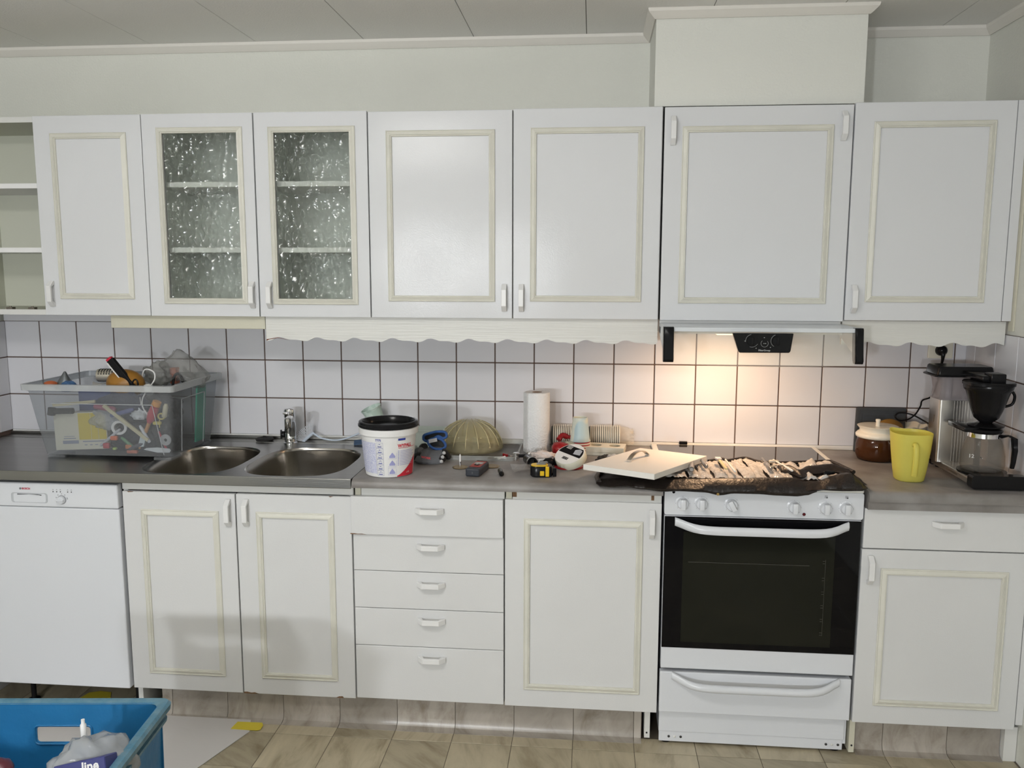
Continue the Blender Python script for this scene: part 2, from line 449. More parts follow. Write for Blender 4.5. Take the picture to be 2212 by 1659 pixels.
def open_carcass(root, x0, x1, y0, y1, z0, z1, shelves, mat=M_inner, edge=M_white, mid=None, front=0):
    t = .017
    bm = BM(); box(bm, x0, x0+t, y0, y1, z0, z1); box(bm, x1-t, x1, y0, y1, z0, z1)
    box(bm, x0+t, x1-t, y0, y1, z0, z0+t); box(bm, x0+t, x1-t, y0, y1, z1-t, z1)
    if mid: box(bm, mid-t/2, mid+t/2, y0, y1, z0+t, z1-t)
    link('carcass', bm, mat, root)
    link('back_panel', nbox(x0+t, x1-t, y1-.006, y1, z0+t, z1-t), mat, root)
    for zz in shelves:
        xs = [(x0+t, x1-t)] if not mid else [(x0+t, mid-t/2), (mid+t/2, x1-t)]
        for a, b in xs:
            link('shelf', nbox(a+.001, b-.001, y0+.016, y1-.007, zz-.009, zz+.009, bev=.001, seg=1), pm('shelf_white', (.84, .84, .84), .5), root)
def carcass(root, x0, x1, y0, y1, z0, z1, mat=M_white):
    link('carcass', nbox(x0+.001, x1-.001, y0, y1, z0, z1), mat, root)
CB = -.311  # carcass front
# 1: open shelf + door
t = thing('wall_cabinet', 'white wall cabinet at far left with its left door missing, shelves open', 'cabinet', (-1.6, 0, UZ0))
open_carcass(t, -1.598, -.801, CB, -.001, UZ0, UZ1, [1.624, 1.852], mat=M_inner)
link('edge_strip', nbox(-1.598, -1.2, CB-.004, CB-.0005, UZ0, UZ0+.019), M_white, t); link('edge_strip', nbox(-1.598, -1.2, CB-.004, CB-.0005, UZ1-.019, UZ1), M_white, t)
door(t, -1.2, -.8, UZ0, UZ1, UY, (-1.136, -.856, 1.4495, 2.0285), (-1.166, 1.468, 'v'))
for x in (-1.36, -1.275):
    bm = nbox(x-.012, x+.012, CB+.012, CB+.03, UZ0+.017, UZ0+.026); lathe(bm, [(.004, 0), (.004, .004)], 8, (x, CB+.02, UZ0+.026))
    link('hinge_plate', bm, pm('worn_metal', (.18, .16, .13), .5, .6), t)
# 2: glass pair
t = thing('wall_cabinet', 'white wall cabinet with two hammered glass doors above the sink', 'cabinet', (-.8, 0, UZ0))
open_carcass(t, -.799, -.001, CB, -.001, UZ0, UZ1, [1.624, 1.852], mid=-.4, mat=pm('glass_cupboard_inside', (.84, .86, .83), .6))
door(t, -.8, -.3985, UZ0, UZ1, UY, (-.7455, -.437, 1.434, 2.0425), (-.420, 1.467, 'v'), glass=(-.7265, -.4565, 1.4515, 2.0265))
door(t, -.3965, 0.002, UZ0, UZ1, UY, (-.346, -.041, 1.434, 2.040), (-.357, 1.467, 'v'), glass=(-.327, -.0605, 1.4515, 2.0245))
# 3: two panel doors
t = thing('wall_cabinet', 'white wall cabinet with two cream framed doors, middle of the upper row', 'cabinet', (0, 0, UZ0))
carcass(t, .001, .996, CB, -.001, UZ0, UZ1)
door(t, .003, .498, UZ0-.001, UZ1-.003, UY, (.066, .438, 1.447, 2.022), (.470, 1.461, 'v'))
door(t, .499, .9935, UZ0-.001, UZ1-.001, UY, (.558, .934, 1.449, 2.025), (.5285, 1.461, 'v'))
# 4: hood cabinet
t = thing('wall_cabinet', 'white wall cabinet over the cooker hood, door with two top handles', 'cabinet', (1.0, 0, UZ0))
carcass(t, .9975, 1.600, CB, -.001, UZ0, UZ1-.006, mat=M_dark)
d = door(t, .9975, 1.6015, UZ0-.003, UZ1-.003, UY, (1.0575, 1.540, 1.4455, 2.0235), (1.027, 2.010, 'v'))
handle(1.570, UY, 2.018, 'v', d)
# 5: right cabinet
t = thing('wall_cabinet', 'white single door wall cabinet at far right beside the corner', 'cabinet', (1.6, 0, UZ0))
carcass(t, 1.6025, 2.104, CB, -.001, UZ0, UZ1)
door(t, 1.603, 2.1025, UZ0+.001, UZ1+.002, UY, (1.665, 2.041, 1.4525, 2.0305), (1.629, 1.463, 'v'))
tag(link('filler_strip', nbox(2.1035, 2.132, UY+.002, UY+.02, UZ0+.002, UZ1+.002), M_door), 'narrow white filler strip between right wall cabinet and corner', 'trim board')
tag(link('corner_batten', nbox(2.133, 2.139, UY-.012, UY+.02, 1.36, 2.06), M_cream), 'thin cream batten sealing the upper cabinets to the right wall', 'trim board')
# valances and light rail
def scallop(x0, x1, z0, z1, y, ph=0):
    pts = [(x0, z1)]; n = int((x1-x0)/.004)
    low = []
    for i in range(n+1):
        x = x0+(x1-x0)*i/n
        u = ((x-ph) % .136)/.136
        v = .0052*math.cos(2*PI*u)+.0030*math.cos(4*PI*u+1.0)
        low.append((x, z0+.006+v))
    poly = [(x0, z1), (x1, z1)]+low[::-1]
    bm = BM()
    A = [(bm.verts.new((x, y, z1)), bm.verts.new((x, y, z)), bm.verts.new((x, y+.016, z)), bm.verts.new((x, y+.016, z1))) for x, z in low]
    for a, b in zip(A, A[1:]):
        for k in range(4): bm.faces.new((a[k], b[k], b[(k+1) % 4], a[(k+1) % 4]))
    bm.faces.new(A[0]); bm.faces.new(A[-1][::-1])
    bmesh.ops.recalc_face_normals(bm, faces=bm.faces)
    return bm
v = thing('valance', 'long scalloped white valance board under the middle wall cabinets', 'valance', (-.388, -.305, 1.38))
link('board', scallop(-.388, .994, 1.303, 1.3895, -.305, -.33), M_valance, v)
link('chipped_edge', prism(BM(), [(-.3865, 1.303), (-.3865, 1.309), (-.345, 1.3155), (-.30, 1.306), (-.345, 1.3135), (-.378, 1.308)], lambda a, b, d: Vector((a, d, b)), -.3062, -.3048), pm('chipped_brown', (.16, .05, .03), .8), v, label='chipped brown wood edge')
v = thing('valance', 'scalloped white valance board under the right wall cabinet', 'valance', (1.62, -.305, 1.38))
link('board', scallop(1.605, 2.128, 1.305, 1.3895, -.305, 1.70), M_valance, v)
tag(link('light_rail', nbox(-.971, -.392, -.300, -.280, 1.344, 1.3895, bev=.002), M_cream), 'plain cream light rail under the glass door cabinet', 'trim board')
tag(link('back_rail', nbox(-1.59, -.973, -.016, -.001, 1.349, 1.3895), pm('rail_white', (.66, .66, .69), .4)), 'pale wall rail below the open shelf cabinet', 'trim board')

# lower run
LY, LZ0, LZ1, LB = -.60, .120, .8195, -.581
def base_carcass(root, x0, x1, rail=True, z1=.848):
    carcass(root, x0, x1, LB, -.02, .118, .826 if rail else z1)
    if rail:
        link('rail', nbox(x0+.024, x1+.001, LB-.010, LB, .8225, .8575, bev=.002, seg=1), M_white, root)
        bm = nbox(x0+.003, x0+.022, LB-.006, LB+.01, .8225, .857)
        link('rail_bracket', bm, M_cream, root)
# dishwasher
t = thing('dishwasher', 'white dishwasher at the far left under the steel worktop', 'dishwasher', (-1.4, -.6, 0))
link('body', nbox(-1.400, -.806, -.575, -.03, .115, .842), pm('dishwasher_body', (.10, .10, .10), .6), t)
dd = link('door', nbox(-1.402, -.8025, -.608, -.578, .118, .757, bev=.004), M_enamel, t)
cp = link('control_panel', nbox(-1.402, -.8025, -.612, -.578, .759, .842, bev=.005, seg=3), M_enamel, t)
# recessed grip
bm = BM(); gx0, gx1, gz0, gz1 = -1.178, -1.052, .776, .804
R = []
for yy, s, dz in ((-.6126, 1, 0), (-.6135, .97, 0), (-.6128, .90, 0), (-.606, .84, -.001)):
    R.append([Vector(((gx0+gx1)/2+(p[0])*s, yy, (gz0+gz1)/2+dz+p[1]*s)) for p in rrect(0, 0, .065, .017, .008)])
rings(bm, R, cap0=False); bmesh.ops.recalc_face_normals(bm, faces=bm.faces)
link('grip', bm, pm('grip_grey', (.48, .50, .53), .35), cp)
link('grip_slot', prism(BM(), [(-1.157, .8035), (-1.157, .8010), (-1.15, .8012), (-1.115, .8028), (-1.08, .801), (-1.071, .799), (-1.071, .8015), (-1.085, .803)], lambda a, b, d: Vector((a, d, b)), -.6142, -.6134), M_dark, cp)
# programme dial
DX, DZ = -1.000, .786
my = Matrix.Rotation(PI/2, 3, 'X')
bm = BM(); lathe(bm, [(.0155, 0), (.0155, .002), (.0145, .003)], 32, (DX, -.612, DZ), my); kb = link('dial_ring', bm, pm('dial_grey', (.30, .31, .33), .4), cp)
bm = BM(); lathe(bm, [(.0135, .001), (.0130, .008), (.0115, .010)], 32, (DX, -.612, DZ), my)
box(bm, DX-.013, DX+.013, -.629, -.620, DZ-.003, DZ+.003, bev=.0015, seg=1)
kn = link('dial', bm, M_enamel, cp, smooth=35)
for x in (-1.029, -1.016, -1.003, -.977, -.964): link('indicator_light', lathe(BM(), [(.0018, 0), (.0018, .0012)], 10, (x, -.612, .8135), my), M_dark, cp)
bm = BM()
def ink(bm, x, z, w_, h_, y=-.6126): box(bm, x-w_/2, x+w_/2, y, y+.0008, z-h_/2, z+h_/2)
for x in (-1.029, -1.016, -1.003, -.977, -.964): ink(bm, x, .8195, .0048, .0012); ink(bm, x, .8215, .0025, .0014)
for a in (200, 160, 128, 90, 55, 20, 10):
    r_ = .0205; ink(bm, DX+r_*math.cos(math.radians(a)), DZ+r_*math.sin(math.radians(a)), .0032, .003)
link('symbol', bm, pm('pale_ink', (.32, .33, .35), .6), cp)
link('lettering', text_bm('BOSCH', .0090, .0004, facing(-1.125, -.6128, .8215)), pm('red_ink', (.42, .02, .05), .5), cp, label='red maker name')
bm = BM(); tube(bm, [(-1.1455+.0035*math.cos(a), -.6128, .8217+.0035*math.sin(a)) for a in [i*PI/8 for i in range(16)]], .0005, 5, closed=True)
ink(bm, -1.1455, .8217, .0045, .001); ink(bm, -1.1468, .8217, .001, .004); ink(bm, -1.1442, .8217, .001, .004)
link('emblem', bm, MATS['grey_ink'], cp)
bm = nbox(-1.38, -.83, -.568, -.53, .098, .115); box(bm, -1.38, -.83, -.58, -.568, .108, .1165)
link('bottom_rail', bm, pm('rail_dark', (.09, .085, .08), .6), t)
for x, y in ((-1.235, -.50), (-.835, -.50), (-1.235, -.1), (-.835, -.1)):
    bm = BM(); lathe(bm, [(.020, 0), (.020, .006), (.009, .010), (.009, .115)], 16, (x, y, 0)); link('foot', bm, M_black, t, smooth=40)
tag(link('end_panel', nbox(-1.598, -1.404, -.598, -.02, 0, .852, bev=.002), M_doorlow), 'white end panel left of the dishwasher', 'panel')
tag(link('cabinet_side', nbox(-.80, -.783, -.56, -.03, .0, .117), M_white), 'white plinth end board between dishwasher and sink cabinet', 'panel')
# sink cabinet
t = thing('base_cabinet', 'white double door base cabinet below the sink', 'cabinet', (-.8, -.6, .118))
bm = nbox(-.797, -.781, LB, -.02, .118, .826); box(bm, -.018, -.002, LB, -.02, .118, .826); box(bm, -.781, -.018, LB, -.02, .118, .134); box(bm, -.781, -.018, -.026, -.02, .134, .70)
link('carcass', bm, M_white, t)
link('rail', nbox(-.797, -.001, LB-.010, LB, .8225, .8545, bev=.002, seg=1), M_white, t)
d1 = door(t, -.7935, -.400, LZ0-.001, LZ1-.001, LY, (-.729, -.4585, .177, .759), (-.4235, .755, 'v'), mat=M_doorlow)
d2 = door(t, -.399, -.0055, LZ0-.0015, LZ1, LY, (-.330, -.0655, .178, .761), (-.362, .757, 'v'), mat=M_doorlow)
def chip(par, pts, y):
    link('paint_chip', prism(BM(), pts, lambda a, b, d: Vector((a, d, b)), y-.0006, y+.0004), M_wood, par, label='brown chipped corner')
chip(d2, [(-.397, .1183), (-.397, .124), (-.385, .1245), (-.372, .1215), (-.360, .1235), (-.345, .1185)], LY)
chip(d2, [(-.075, .1183), (-.065, .1235), (-.052, .1245), (-.048, .1183)], LY)
chip(d2, [(-.082, .8197), (-.076, .8165), (-.066, .8197)], LY)
chip(d1, [(-.775, .8188), (-.770, .8158), (-.755, .8170), (-.752, .8188)], LY)
# drawers
t = thing('drawer_cabinet', 'white base cabinet with five stacked drawers', 'cabinet', (0, -.6, .118))
base_carcass(t, .001, .497)
zs = [.8245, .6955, .5705, .4415, .3105, .1205]
hz = [.784, .660, .531, .406, .273]
for i in range(5):
    dx = -.0035 if i == 0 else 0; yf = LY-(.010 if i == 0 else 0)
    d = link('drawer', nbox(-.0025+dx, .4955+dx*.3, yf, yf+.018, zs[i+1]+.0018, zs[i], bev=.0018), M_doorlow, t)
    handle(.256, yf, hz[i], 'h', d)
    if i == 0: chip(d, [(-.0085, .6972), (-.0085, .7005), (.004, .7005), (.016, .6990), (.03, .6995), (.045, .6972)], yf)
# base cabinet right of the drawers
t = thing('base_cabinet', 'white single door base cabinet between the drawers and the stove', 'cabinet', (.5, -.6, .118))
base_carcass(t, .499, .998)
door(t, .498, 1.0005, LZ0, LZ1+.0055, LY, (.561, .9415, .1815, .7645), (.969, .757, 'v'), mat=M_doorlow)
chip(t, [(.523, .832), (.523, .855), (.537, .855), (.537, .832)], -.5915); chip(t, [(.966, .832), (.966, .855), (.975, .855), (.975, .832)], -.5915)
# right cabinet
t = thing('base_cabinet', 'white base cabinet with drawer and door at the far right', 'cabinet', (1.62, -.6, .118))
carcass(t, 1.622, 2.115, LB, -.02, .118, .826)
dr = link('drawer', nbox(1.6205, 2.133, LY, LY+.018, .700, .828, bev=.0018), M_doorlow, t); handle(1.868, LY, .784, 'h', dr)
door(t, 1.6175, 2.1165, LZ0+.001, .6965, LY, (1.6785, 2.059, .183, .637), (1.645, .631, 'v'), mat=M_doorlow)
tag(link('filler_strip', nbox(2.1175, 2.139, LY+.002, LY+.02, .137, .697), M_doorlow), 'narrow white filler beside the right base cabinet and wall', 'trim board')
tag(link('plinth_end', nbox(2.10, 2.138, -.575, -.45, 0, .117), M_white), 'white plinth end in the right corner on the floor', 'panel')
# side plates by the stove
bm = nbox(.963, .981, -.566, -.45, .012, .118); lathe(bm, [(.0032, 0), (.0032, .001)], 10, (.971, -.566, .03), my, mi=1)
tag(link('leg_bracket', bm, [M_white, M_dark]), 'white cabinet leg plate left of the stove bottom', 'bracket')
bm = nbox(1.619, 1.636, -.58, -.45, .006, .118); lathe(bm, [(.0032, 0), (.0032, .001)], 10, (1.628, -.58, .03), my, mi=1)
tag(link('leg_bracket', bm, [M_cream, M_dark]), 'beige cabinet leg plate right of the stove bottom', 'bracket')

# ------------------------------------------------------------------ worktops
WZ = .887
t = thing('sink_worktop', 'stainless steel sink worktop with two bowls', 'sink', (-.8, -.3, .857))
def supell(cx, cy, hx, hy, n=3.2, N=56):
    out = []
    for i in range(N):
        a = 2*PI*i/N; c, s = math.cos(a), math.sin(a)
        out.append((cx+hx*math.copysign(abs(c)**(2/n), c), cy+hy*math.copysign(abs(s)**(2/n), s)))
    return out
bowls = [(-.5975, -.398, .166, .217), (-.2295, -.393, .177, .219)]
bm = BM()
H = [supell(*b) for b in bowls]
plate_holes(bm, [(-1.598, -.632), (.003, -.632), (.003, -.013), (-1.598, -.013)], H, lambda u, v: Vector((u, v, WZ)))
for f in bm.faces:
    if f.normal.z < 0: f.normal_flip()
top = link('top_sheet', bm, M_steel, t)
bm = nbox(-1.598, .003, -.634, -.628, .855, WZ+.001, bev=.0025, axis=0); link('front_edge', bm, M_steel, t)
link('back_upstand', nbox(-1.598, .003, -.020, -.0125, WZ, .8985, bev=.002, axis=0), M_steel, t)
bm = nbox(-1.598, .003, -.090, -.086, WZ, WZ+.0012); link('drain_crease', bm, M_steel, t)
for (cx, cy, hx, hy) in bowls:
    bm = BM(); R = []
    for s, z, dy in ((1.0, 0, 0), (.985, -.003, .002), (.965, -.012, .006), (.93, -.026, .018), (.86, -.10, .024), (.83, -.135, .026), (.76, -.150, .026), (.3, -.156, .026), (.12, -.158, .026)):
        R.append([Vector((x, y, WZ+z)) for x, y in supell(cx, cy+dy, hx*s, hy*s)])
    rings(bm, R, cap0=False, cap1=False); bmesh.ops.recalc_face_normals(bm, faces=bm.faces)
    bmesh.ops.reverse_faces(bm, faces=bm.faces)
    bw = link('bowl', bm, M_steelbowl, t, smooth=60)
    bm = BM(); lathe(bm, [(.044, 0), (.044, .003), (.030, .004), (.028, -.004), (.004, -.004)], 28, (cx, cy+.026, WZ-.160)); link('strainer', bm, M_chrome, bw, smooth=40)
# laminate worktops
def worktop(x0, x1, yb, label, zt=WZ, zb=.857, yf=-.632, step=0):
    bm = BM(); poly = [(yb, zb), (yb, zt), (yf+.022, zt), (yf+.011, zt-.003), (yf+.003, zt-.010), (yf, zt-.018), (yf+.002, zb)]
    if step: poly = poly[:-1]+[(yf+.002, zb+.026), (yf+.010, zb+.024), (yf+.010, zb)]
    prism(bm, poly, lambda a, b, d: Vector((d, a, b)), x0, x1)
    return tag(link('worktop', bm, M_lam, smooth=45), label, 'worktop')
worktop(.005, .9995, -.012, 'grey marbled laminate worktop between the sink and stove', zb=.858)
worktop(1.6225, 2.131, -.012, 'grey marbled laminate worktop right of the stove under the coffee maker', zb=.8295, step=1)

# ------------------------------------------------------------------ stove
t = thing('stove', 'white freestanding electric stove with black oven door', 'stove', (1.31, -.3, 0))
link('body', nbox(1.011, 1.610, -.572, -.03, .030, .880), M_enamel, t)
bm = nbox(1.001, 1.6145, -.604, -.012, .874, .897, bev=.004); link('hob_frame', bm, pm('hob_frame', (.74, .73, .68), .3), t)
link('ceramic_hob', nbox(1.022, 1.594, -.585, -.032, .8965, .8982), pm('hob_glass', (.030, .028, .026), .04, spec=.9), t)
cp = link('control_panel', nbox(1.0065, 1.6145, -.606, -.572, .7915, .8755, bev=.007, seg=3, axis=1), M_enamel, t)
for i, (x, z, a) in enumerate([(1.063, .830, 0), (1.121, .8305, 0), (1.214, .829, 28), (1.405, .8265, 0), (1.500, .826, 0), (1.562, .827, 0)]):
    bm = BM(); lathe(bm, [(.0235, 0), (.0235, .0015), (.0190, .003), (.0165, .012), (.0155, .014)], 32, (x, -.606, z), my)
    rt = Matrix.Translation((x, -.62, z)) @ Matrix.Rotation(math.radians(-a), 4, 'Y')
    box(bm, -.0075, .0075, -.012, .004, -.0165, .0165, bev=.002, rot=rt)
    k_ = link('knob', bm, M_enamel, cp, smooth=35)
    bm = BM()
    for q in range(8):
        aa = PI/4*q+PI/2
        if q == 0 and a: continue
        ink(bm, x+.0215*math.cos(aa), z+.0215*math.sin(aa), .0016, .0016, -.6082)
    link('scale_mark', bm, M_ink, k_)
bm = BM()
for x in (1.500, 1.562):
    for u in (-.003, 0, .003):
        for vv in (-.003, 0, .003): ink(bm, x+u, .8625+vv, .0016, .0016, -.6066)
    ink(bm, x+.003, .8595, .004, .004, -.6067)
link('symbol', bm, M_ink, cp)
bm = BM(); lathe(bm, [(.005, 0), (.005, .002), (.003, .004)], 14, (1.436, -.606, .8045), my); link('pilot_lamp', bm, pm('red_lens', (.10, .005, .01), .2), cp)
bm = BM(); lathe(bm, [(.0045, 0), (.0045, .002)], 14, (1.034, -.606, .8655), my); link('pilot_lamp', bm, M_black, cp)
# oven door
od = link('oven_door', nbox(1.0075, 1.6115, -.604, -.576, .2785, .7885, bev=.003), M_enamel, t)
link('door_glass', nbox(1.0085, 1.6105, -.6065, -.6045, .3505, .7865, bev=.001, seg=1), M_glassblk, od)
link('window', nbox(1.068, 1.535, -.6075, -.6068, .372, .738), pm('oven_window', (.010, .011, .008), .05, spec=.3), od)
bm = nbox(1.085, 1.46, -.6082, -.6076, .6385, .6395)
for zz in (.655, .60, .555, .51, .465, .42):
    box(bm, 1.50, 1.507, -.6082, -.6076, zz, zz+.001); box(bm, 1.50, 1.507, -.6082, -.6076, zz-.008, zz-.007)
box(bm, 1.508, 1.5086, -.6082, -.6076, .41, .66)
link('rack_glint', bm, pm('rack_glint_metal', (.16, .16, .15), .3, .8), od); bpy.data.objects['rack_glint'].name = 'rack_glint_lines'  # thin lines on the window face, painted glints of a rack behind it
def bow(x0, x1, z, sag, y, h, parent, zrise):
    bm = BM(); R = []; n = 28
    for i in range(n+1):
        u = i/n; x = x0+(x1-x0)*u; e = min(u, 1-u)
        k = 1-math.exp(-(e/.085)**1.4)
        yo = y-.004-.040*k; zz = z+zrise*(1-k)
        R.append([Vector((x, yo-.006, zz-h/2+.004)), Vector((x, yo-.010, zz)), Vector((x, yo-.006, zz+h/2-.003)), Vector((x, yo, zz+h/2)), Vector((x, yo+.006, zz+h/2-.002)), Vector((x, yo+.006, zz-h/2))])
    rings(bm, R); bmesh.ops.recalc_face_normals(bm, faces=bm.faces)
    return link('handle', bm, M_enamel, parent, smooth=50)
bow(1.040, 1.572, .754, 0, -.6045, .030, od, .016)
wd_ = link('warming_drawer', nbox(1.006, 1.610, -.602, -.575, .1255, .2655, bev=.003), M_enamel, t)
bow(1.043, 1.570, .233, 0, -.602, .028, wd_, .022)
link('gap_shadow', nbox(1.02, 1.60, -.5735, -.5725, .265, .285), M_dark, t); bpy.data.objects['gap_shadow'].name = 'gap_shade'  # black strip painted in as the shade of the gap below the oven door
pl = link('plinth', nbox(1.009, 1.603, -.578, -.56, .046, .1245, bev=.001, seg=1), M_enamel, t)
link('plinth_lip', nbox(1.0105, 1.6005, -.574, -.56, .0085, .0455, bev=.001, seg=1), M_enamel, t)
for x in (1.043, 1.062, 1.082, 1.549, 1.568, 1.587):
    bm = BM(); lathe(bm, [(.0042, 0), (.0042, .0015), (.002, .003)], 12, (x, -.574, .026), my)
    link('screw', bm, M_white if x in (1.062, 1.568) else pm('screw_dark', (.06, .06, .06), .4, .6), t)
for x in (1.035, 1.580):
    for y in (-.55, -.08):
        bm = BM(); lathe(bm, [(.017, 0), (.017, .008), (.008, .012), (.008, .034)], 16, (x, y, 0)); link('foot', bm, M_black, t, smooth=40)
bm = nbox(1.108, 1.138, -.024, -.009, .8975, .909, bev=.002); tag(link('hob_clip', bm, M_black), 'small black clip at the back edge of the hob', 'clip')

# ------------------------------------------------------------------ cooker hood
t = thing('cooker_hood', 'slim white cooker hood with clear visor and black end caps above the stove', 'cooker hood', (1.3, -.3, 1.27))
HF = -.548
bm = nbox(1.000, 1.5975, HF, -.312, 1.366, 1.3795, bev=.002); link('housing', bm, pm('hood_white', (.66, .69, .72), .3), t)
bm = nbox(1.000, 1.5975, -.350, -.010, 1.345, 1.366); box(bm, 1.000, 1.5975, -.312, -.010, 1.366, 1.3865); box(bm, 1.0, 1.5975, -.020, -.010, 1.325, 1.345)
link('filter_box', bm, M_white, t)
bm = BM()
for x0, x1 in ((1.0, 1.004), (1.594, 1.5975)):
    prism(bm, [(-.312, 1.366), (-.312, 1.343), (HF+.03, 1.283), (HF+.01, 1.283), (HF, 1.366)], lambda a, b, d: Vector((d, a, b)), x0, x1)
link('cheek', bm, MATS['hood_white'], t)
for x0, x1 in ((.994, 1.026), (1.576, 1.6005)):
    bm = BM(); R = []
    for z, dy0, dy1 in ((1.381, -.006, .022), (1.376, -.010, .024), (1.34, -.014, .022), (1.30, -.020, .016), (1.280, -.024, .010), (1.2715, -.018, .002)):
        R.append([Vector((x, HF+yy, z)) for x, yy in ((x0, dy1), (x0, dy0+.004), (x0+.004, dy0), (x1-.003, dy0), (x1, dy0+.003), (x1, dy1))])
    rings(bm, R); bmesh.ops.recalc_face_normals(bm, faces=bm.faces); link('end_cap', bm, M_black, t, smooth=40)
bm = BM(); R = []
for i in range(13):
    u = i/12; x = 1.026+.55*u; zb = 1.268-.010*math.sin(PI*u)
    R.append([Vector((x, HF-.004, 1.365)), Vector((x, HF-.010, 1.32)), Vector((x, HF-.018, zb)), Vector((x, HF-.0155, zb)), Vector((x, HF-.0075, 1.32)), Vector((x, HF-.0015, 1.365))])
rings(bm, R); bmesh.ops.recalc_face_normals(bm, faces=bm.faces)
link('visor', bm, plastic_film('visor_plastic', (.95, .93, .90), .90, .05), t, smooth=40, label='clear plastic visor')
bm = BM(); prism(bm, [(1.203, 1.365), (1.222, 1.309), (1.226, 1.3045), (1.375, 1.3055), (1.379, 1.310), (1.386, 1.365)], lambda a, b, d: Vector((a, d, b)), HF-.030, HF-.012)
bmesh.ops.bevel(bm, geom=bm.edges[:], offset=.0015, segments=1, affect='EDGES')
cbx = link('control_box', bm, M_black, t)
yk = HF-.0305
for x in (1.262, 1.338):
    bm = BM(); lathe(bm, [(.016, 0), (.015, .004)], 24, (x, HF-.030, 1.342), my); box(bm, x-.0035, x+.0035, HF-.042, HF-.033, 1.330, 1.354, bev=.001, seg=1); link('knob', bm, M_black, cbx)
bm = BM()
def arc(bm, cx, cz, r, a0, a1, y, th=.0005):
    tube(bm, [(cx+r*math.cos(math.radians(a0+(a1-a0)*i/12)), y, cz+r*math.sin(math.radians(a0+(a1-a0)*i/12))) for i in range(13)], th, 4)
arc(bm, 1.262, 1.342, .0195, 100, 190, yk); arc(bm, 1.262, 1.342, .0195, 250, 330, yk); arc(bm, 1.338, 1.342, .0195, 110, 240, yk); arc(bm, 1.300, 1.334, .011, 130, 400, yk)
for x, z in ((1.2985, 1.352), (1.2405, 1.341), (1.298, 1.334), (1.303, 1.334), (1.275, 1.319), (1.318, 1.322)): ink(bm, x, z, .003, .002, yk-.0003)
link('dial_mark', bm, pm('pale_print', (.35, .36, .36), .6), cbx)
link('lettering', text_bm('FilterGroup', .0075, .0002, facing(1.300, yk-.0002, 1.3125)), MATS['pale_print'], cbx, label='small grey lettering')
link('lamp_cover', nbox(1.19, 1.28, -.345, -.255, 1.341, 1.3448), pm('lamp_lens', (.9, .8, .6), .3, emit=(1, .68, .38), est=3), t)

# ------------------------------------------------------------------ faucet etc.
t = thing('faucet', 'chrome single lever kitchen faucet behind the sink bowls', 'faucet', (-.387, -.098, WZ))
fx, fy = -.387, -.098
bm = BM(); lathe(bm, [(.027, 0), (.027, .004), (.0225, .008), (.0225, .04), (.021, .043), (.0225, .046), (.0215, .098), (.020, .101), (.0225, .104), (.0225, .128), (.020, .135), (.0, .136)], 32, (fx, fy, WZ), cap1=False); link('body', bm, M_chrome, t, smooth=40)
bm = BM(); tube(bm, smoothpath([(fx+.012, fy-.012, WZ+.035), (fx+.022, fy-.035, WZ+.075), (fx+.032, fy-.075, WZ+.108), (fx+.040, fy-.115, WZ+.119), (fx+.045, fy-.140, WZ+.118)], 6), .0135, 14, flat=.8)
sp_ = link('spout', bm, M_chrome, t, smooth=60)
bm = BM(); lathe(bm, [(.0125, -.024), (.0135, -.020), (.0135, .010), (.010, .014)], 20, (fx+.046, fy-.145, WZ+.112)); link('aerator', bm, M_chrome, sp_, smooth=40)
bm = BM(); box(bm, fx-.010, fx+.010, fy-.05, fy-.004, WZ+.121, WZ+.129, bev=.003); link('lever', bm, M_chrome, t, smooth=40)
bm = BM(); lathe(bm, [(.012, 0), (.013, .004), (.013, .010), (.009, .013)], 18, (fx-.022, fy, WZ+.034), Matrix.Rotation(-PI/2, 3, 'Y')); box(bm, fx-.039, fx-.034, fy-.005, fy+.005, WZ+.018, WZ+.052, bev=.0015); link('shutoff_knob', bm, M_black, t, smooth=40)
bm = BM(); lathe(bm, [(.027, 0), (.033, .003), (.035, .008), (.031, .012), (.018, .014), (.014, .011)], 32, (-.505, -.062, WZ)); tube(bm, [(-.513, -.062, WZ+.012), (-.511, -.062, WZ+.018), (-.499, -.062, WZ+.018), (-.497, -.062, WZ+.012)], .002, 6)
tag(link('sink_plug', bm, M_blackm, smooth=50), 'black round rubber sink plug left of the faucet', 'sink plug')
# dish brush
t = thing('dish_brush', 'pale blue dish brush lying behind the right sink bowl', 'dish brush', (-.27, -.05, WZ))
Mb = pm('pale_blue_plastic', (.55, .62, .72), .4)
bm = BM(); tube(bm, smoothpath([(-.318, -.050, WZ+.034), (-.300, -.055, WZ+.026), (-.275, -.060, WZ+.014), (-.225, -.062, WZ+.0075), (-.185, -.050, WZ+.012), (-.145, -.036, WZ+.026), (-.125, -.028, WZ+.036)], 6), [.0055]*8+[.005]*24+[.0045]*5, 8, flat=.7); link('handle', bm, Mb, t, smooth=60)
bm = BM(); R = [[Vector((-.345+.03*u+dx, -.075+.02*u+dy, WZ+.006+.028*u+dz)) for dx, dy, dz in ((-.006, 0, -.003), (.006, 0, -.005), (.008, 0, .002), (-.002, 0, .004))] for u in (0, .5, 1)]
rings(bm, R); bmesh.ops.recalc_face_normals(bm, faces=bm.faces); link('head', bm, Mb, t)
bm = BM()
for i in range(16):
    u = i/15; b0 = Vector((-.350+.036*u, -.077+.024*u, WZ+.006+.030*u))
    a = 2.95-1.35*u
    for j in (-1, 1):
        e0 = b0+Vector((.034*math.cos(a), j*.010, .034*math.sin(a)+.002)); e0.z = max(e0.z, WZ+.003)
        tube(bm, [b0+Vector((0, j*.004, 0)), e0], .0013, 4)
o = link('bristles', bm, pm('bristle_white', (.75, .77, .82), .5), t); o['kind'] = 'stuff'
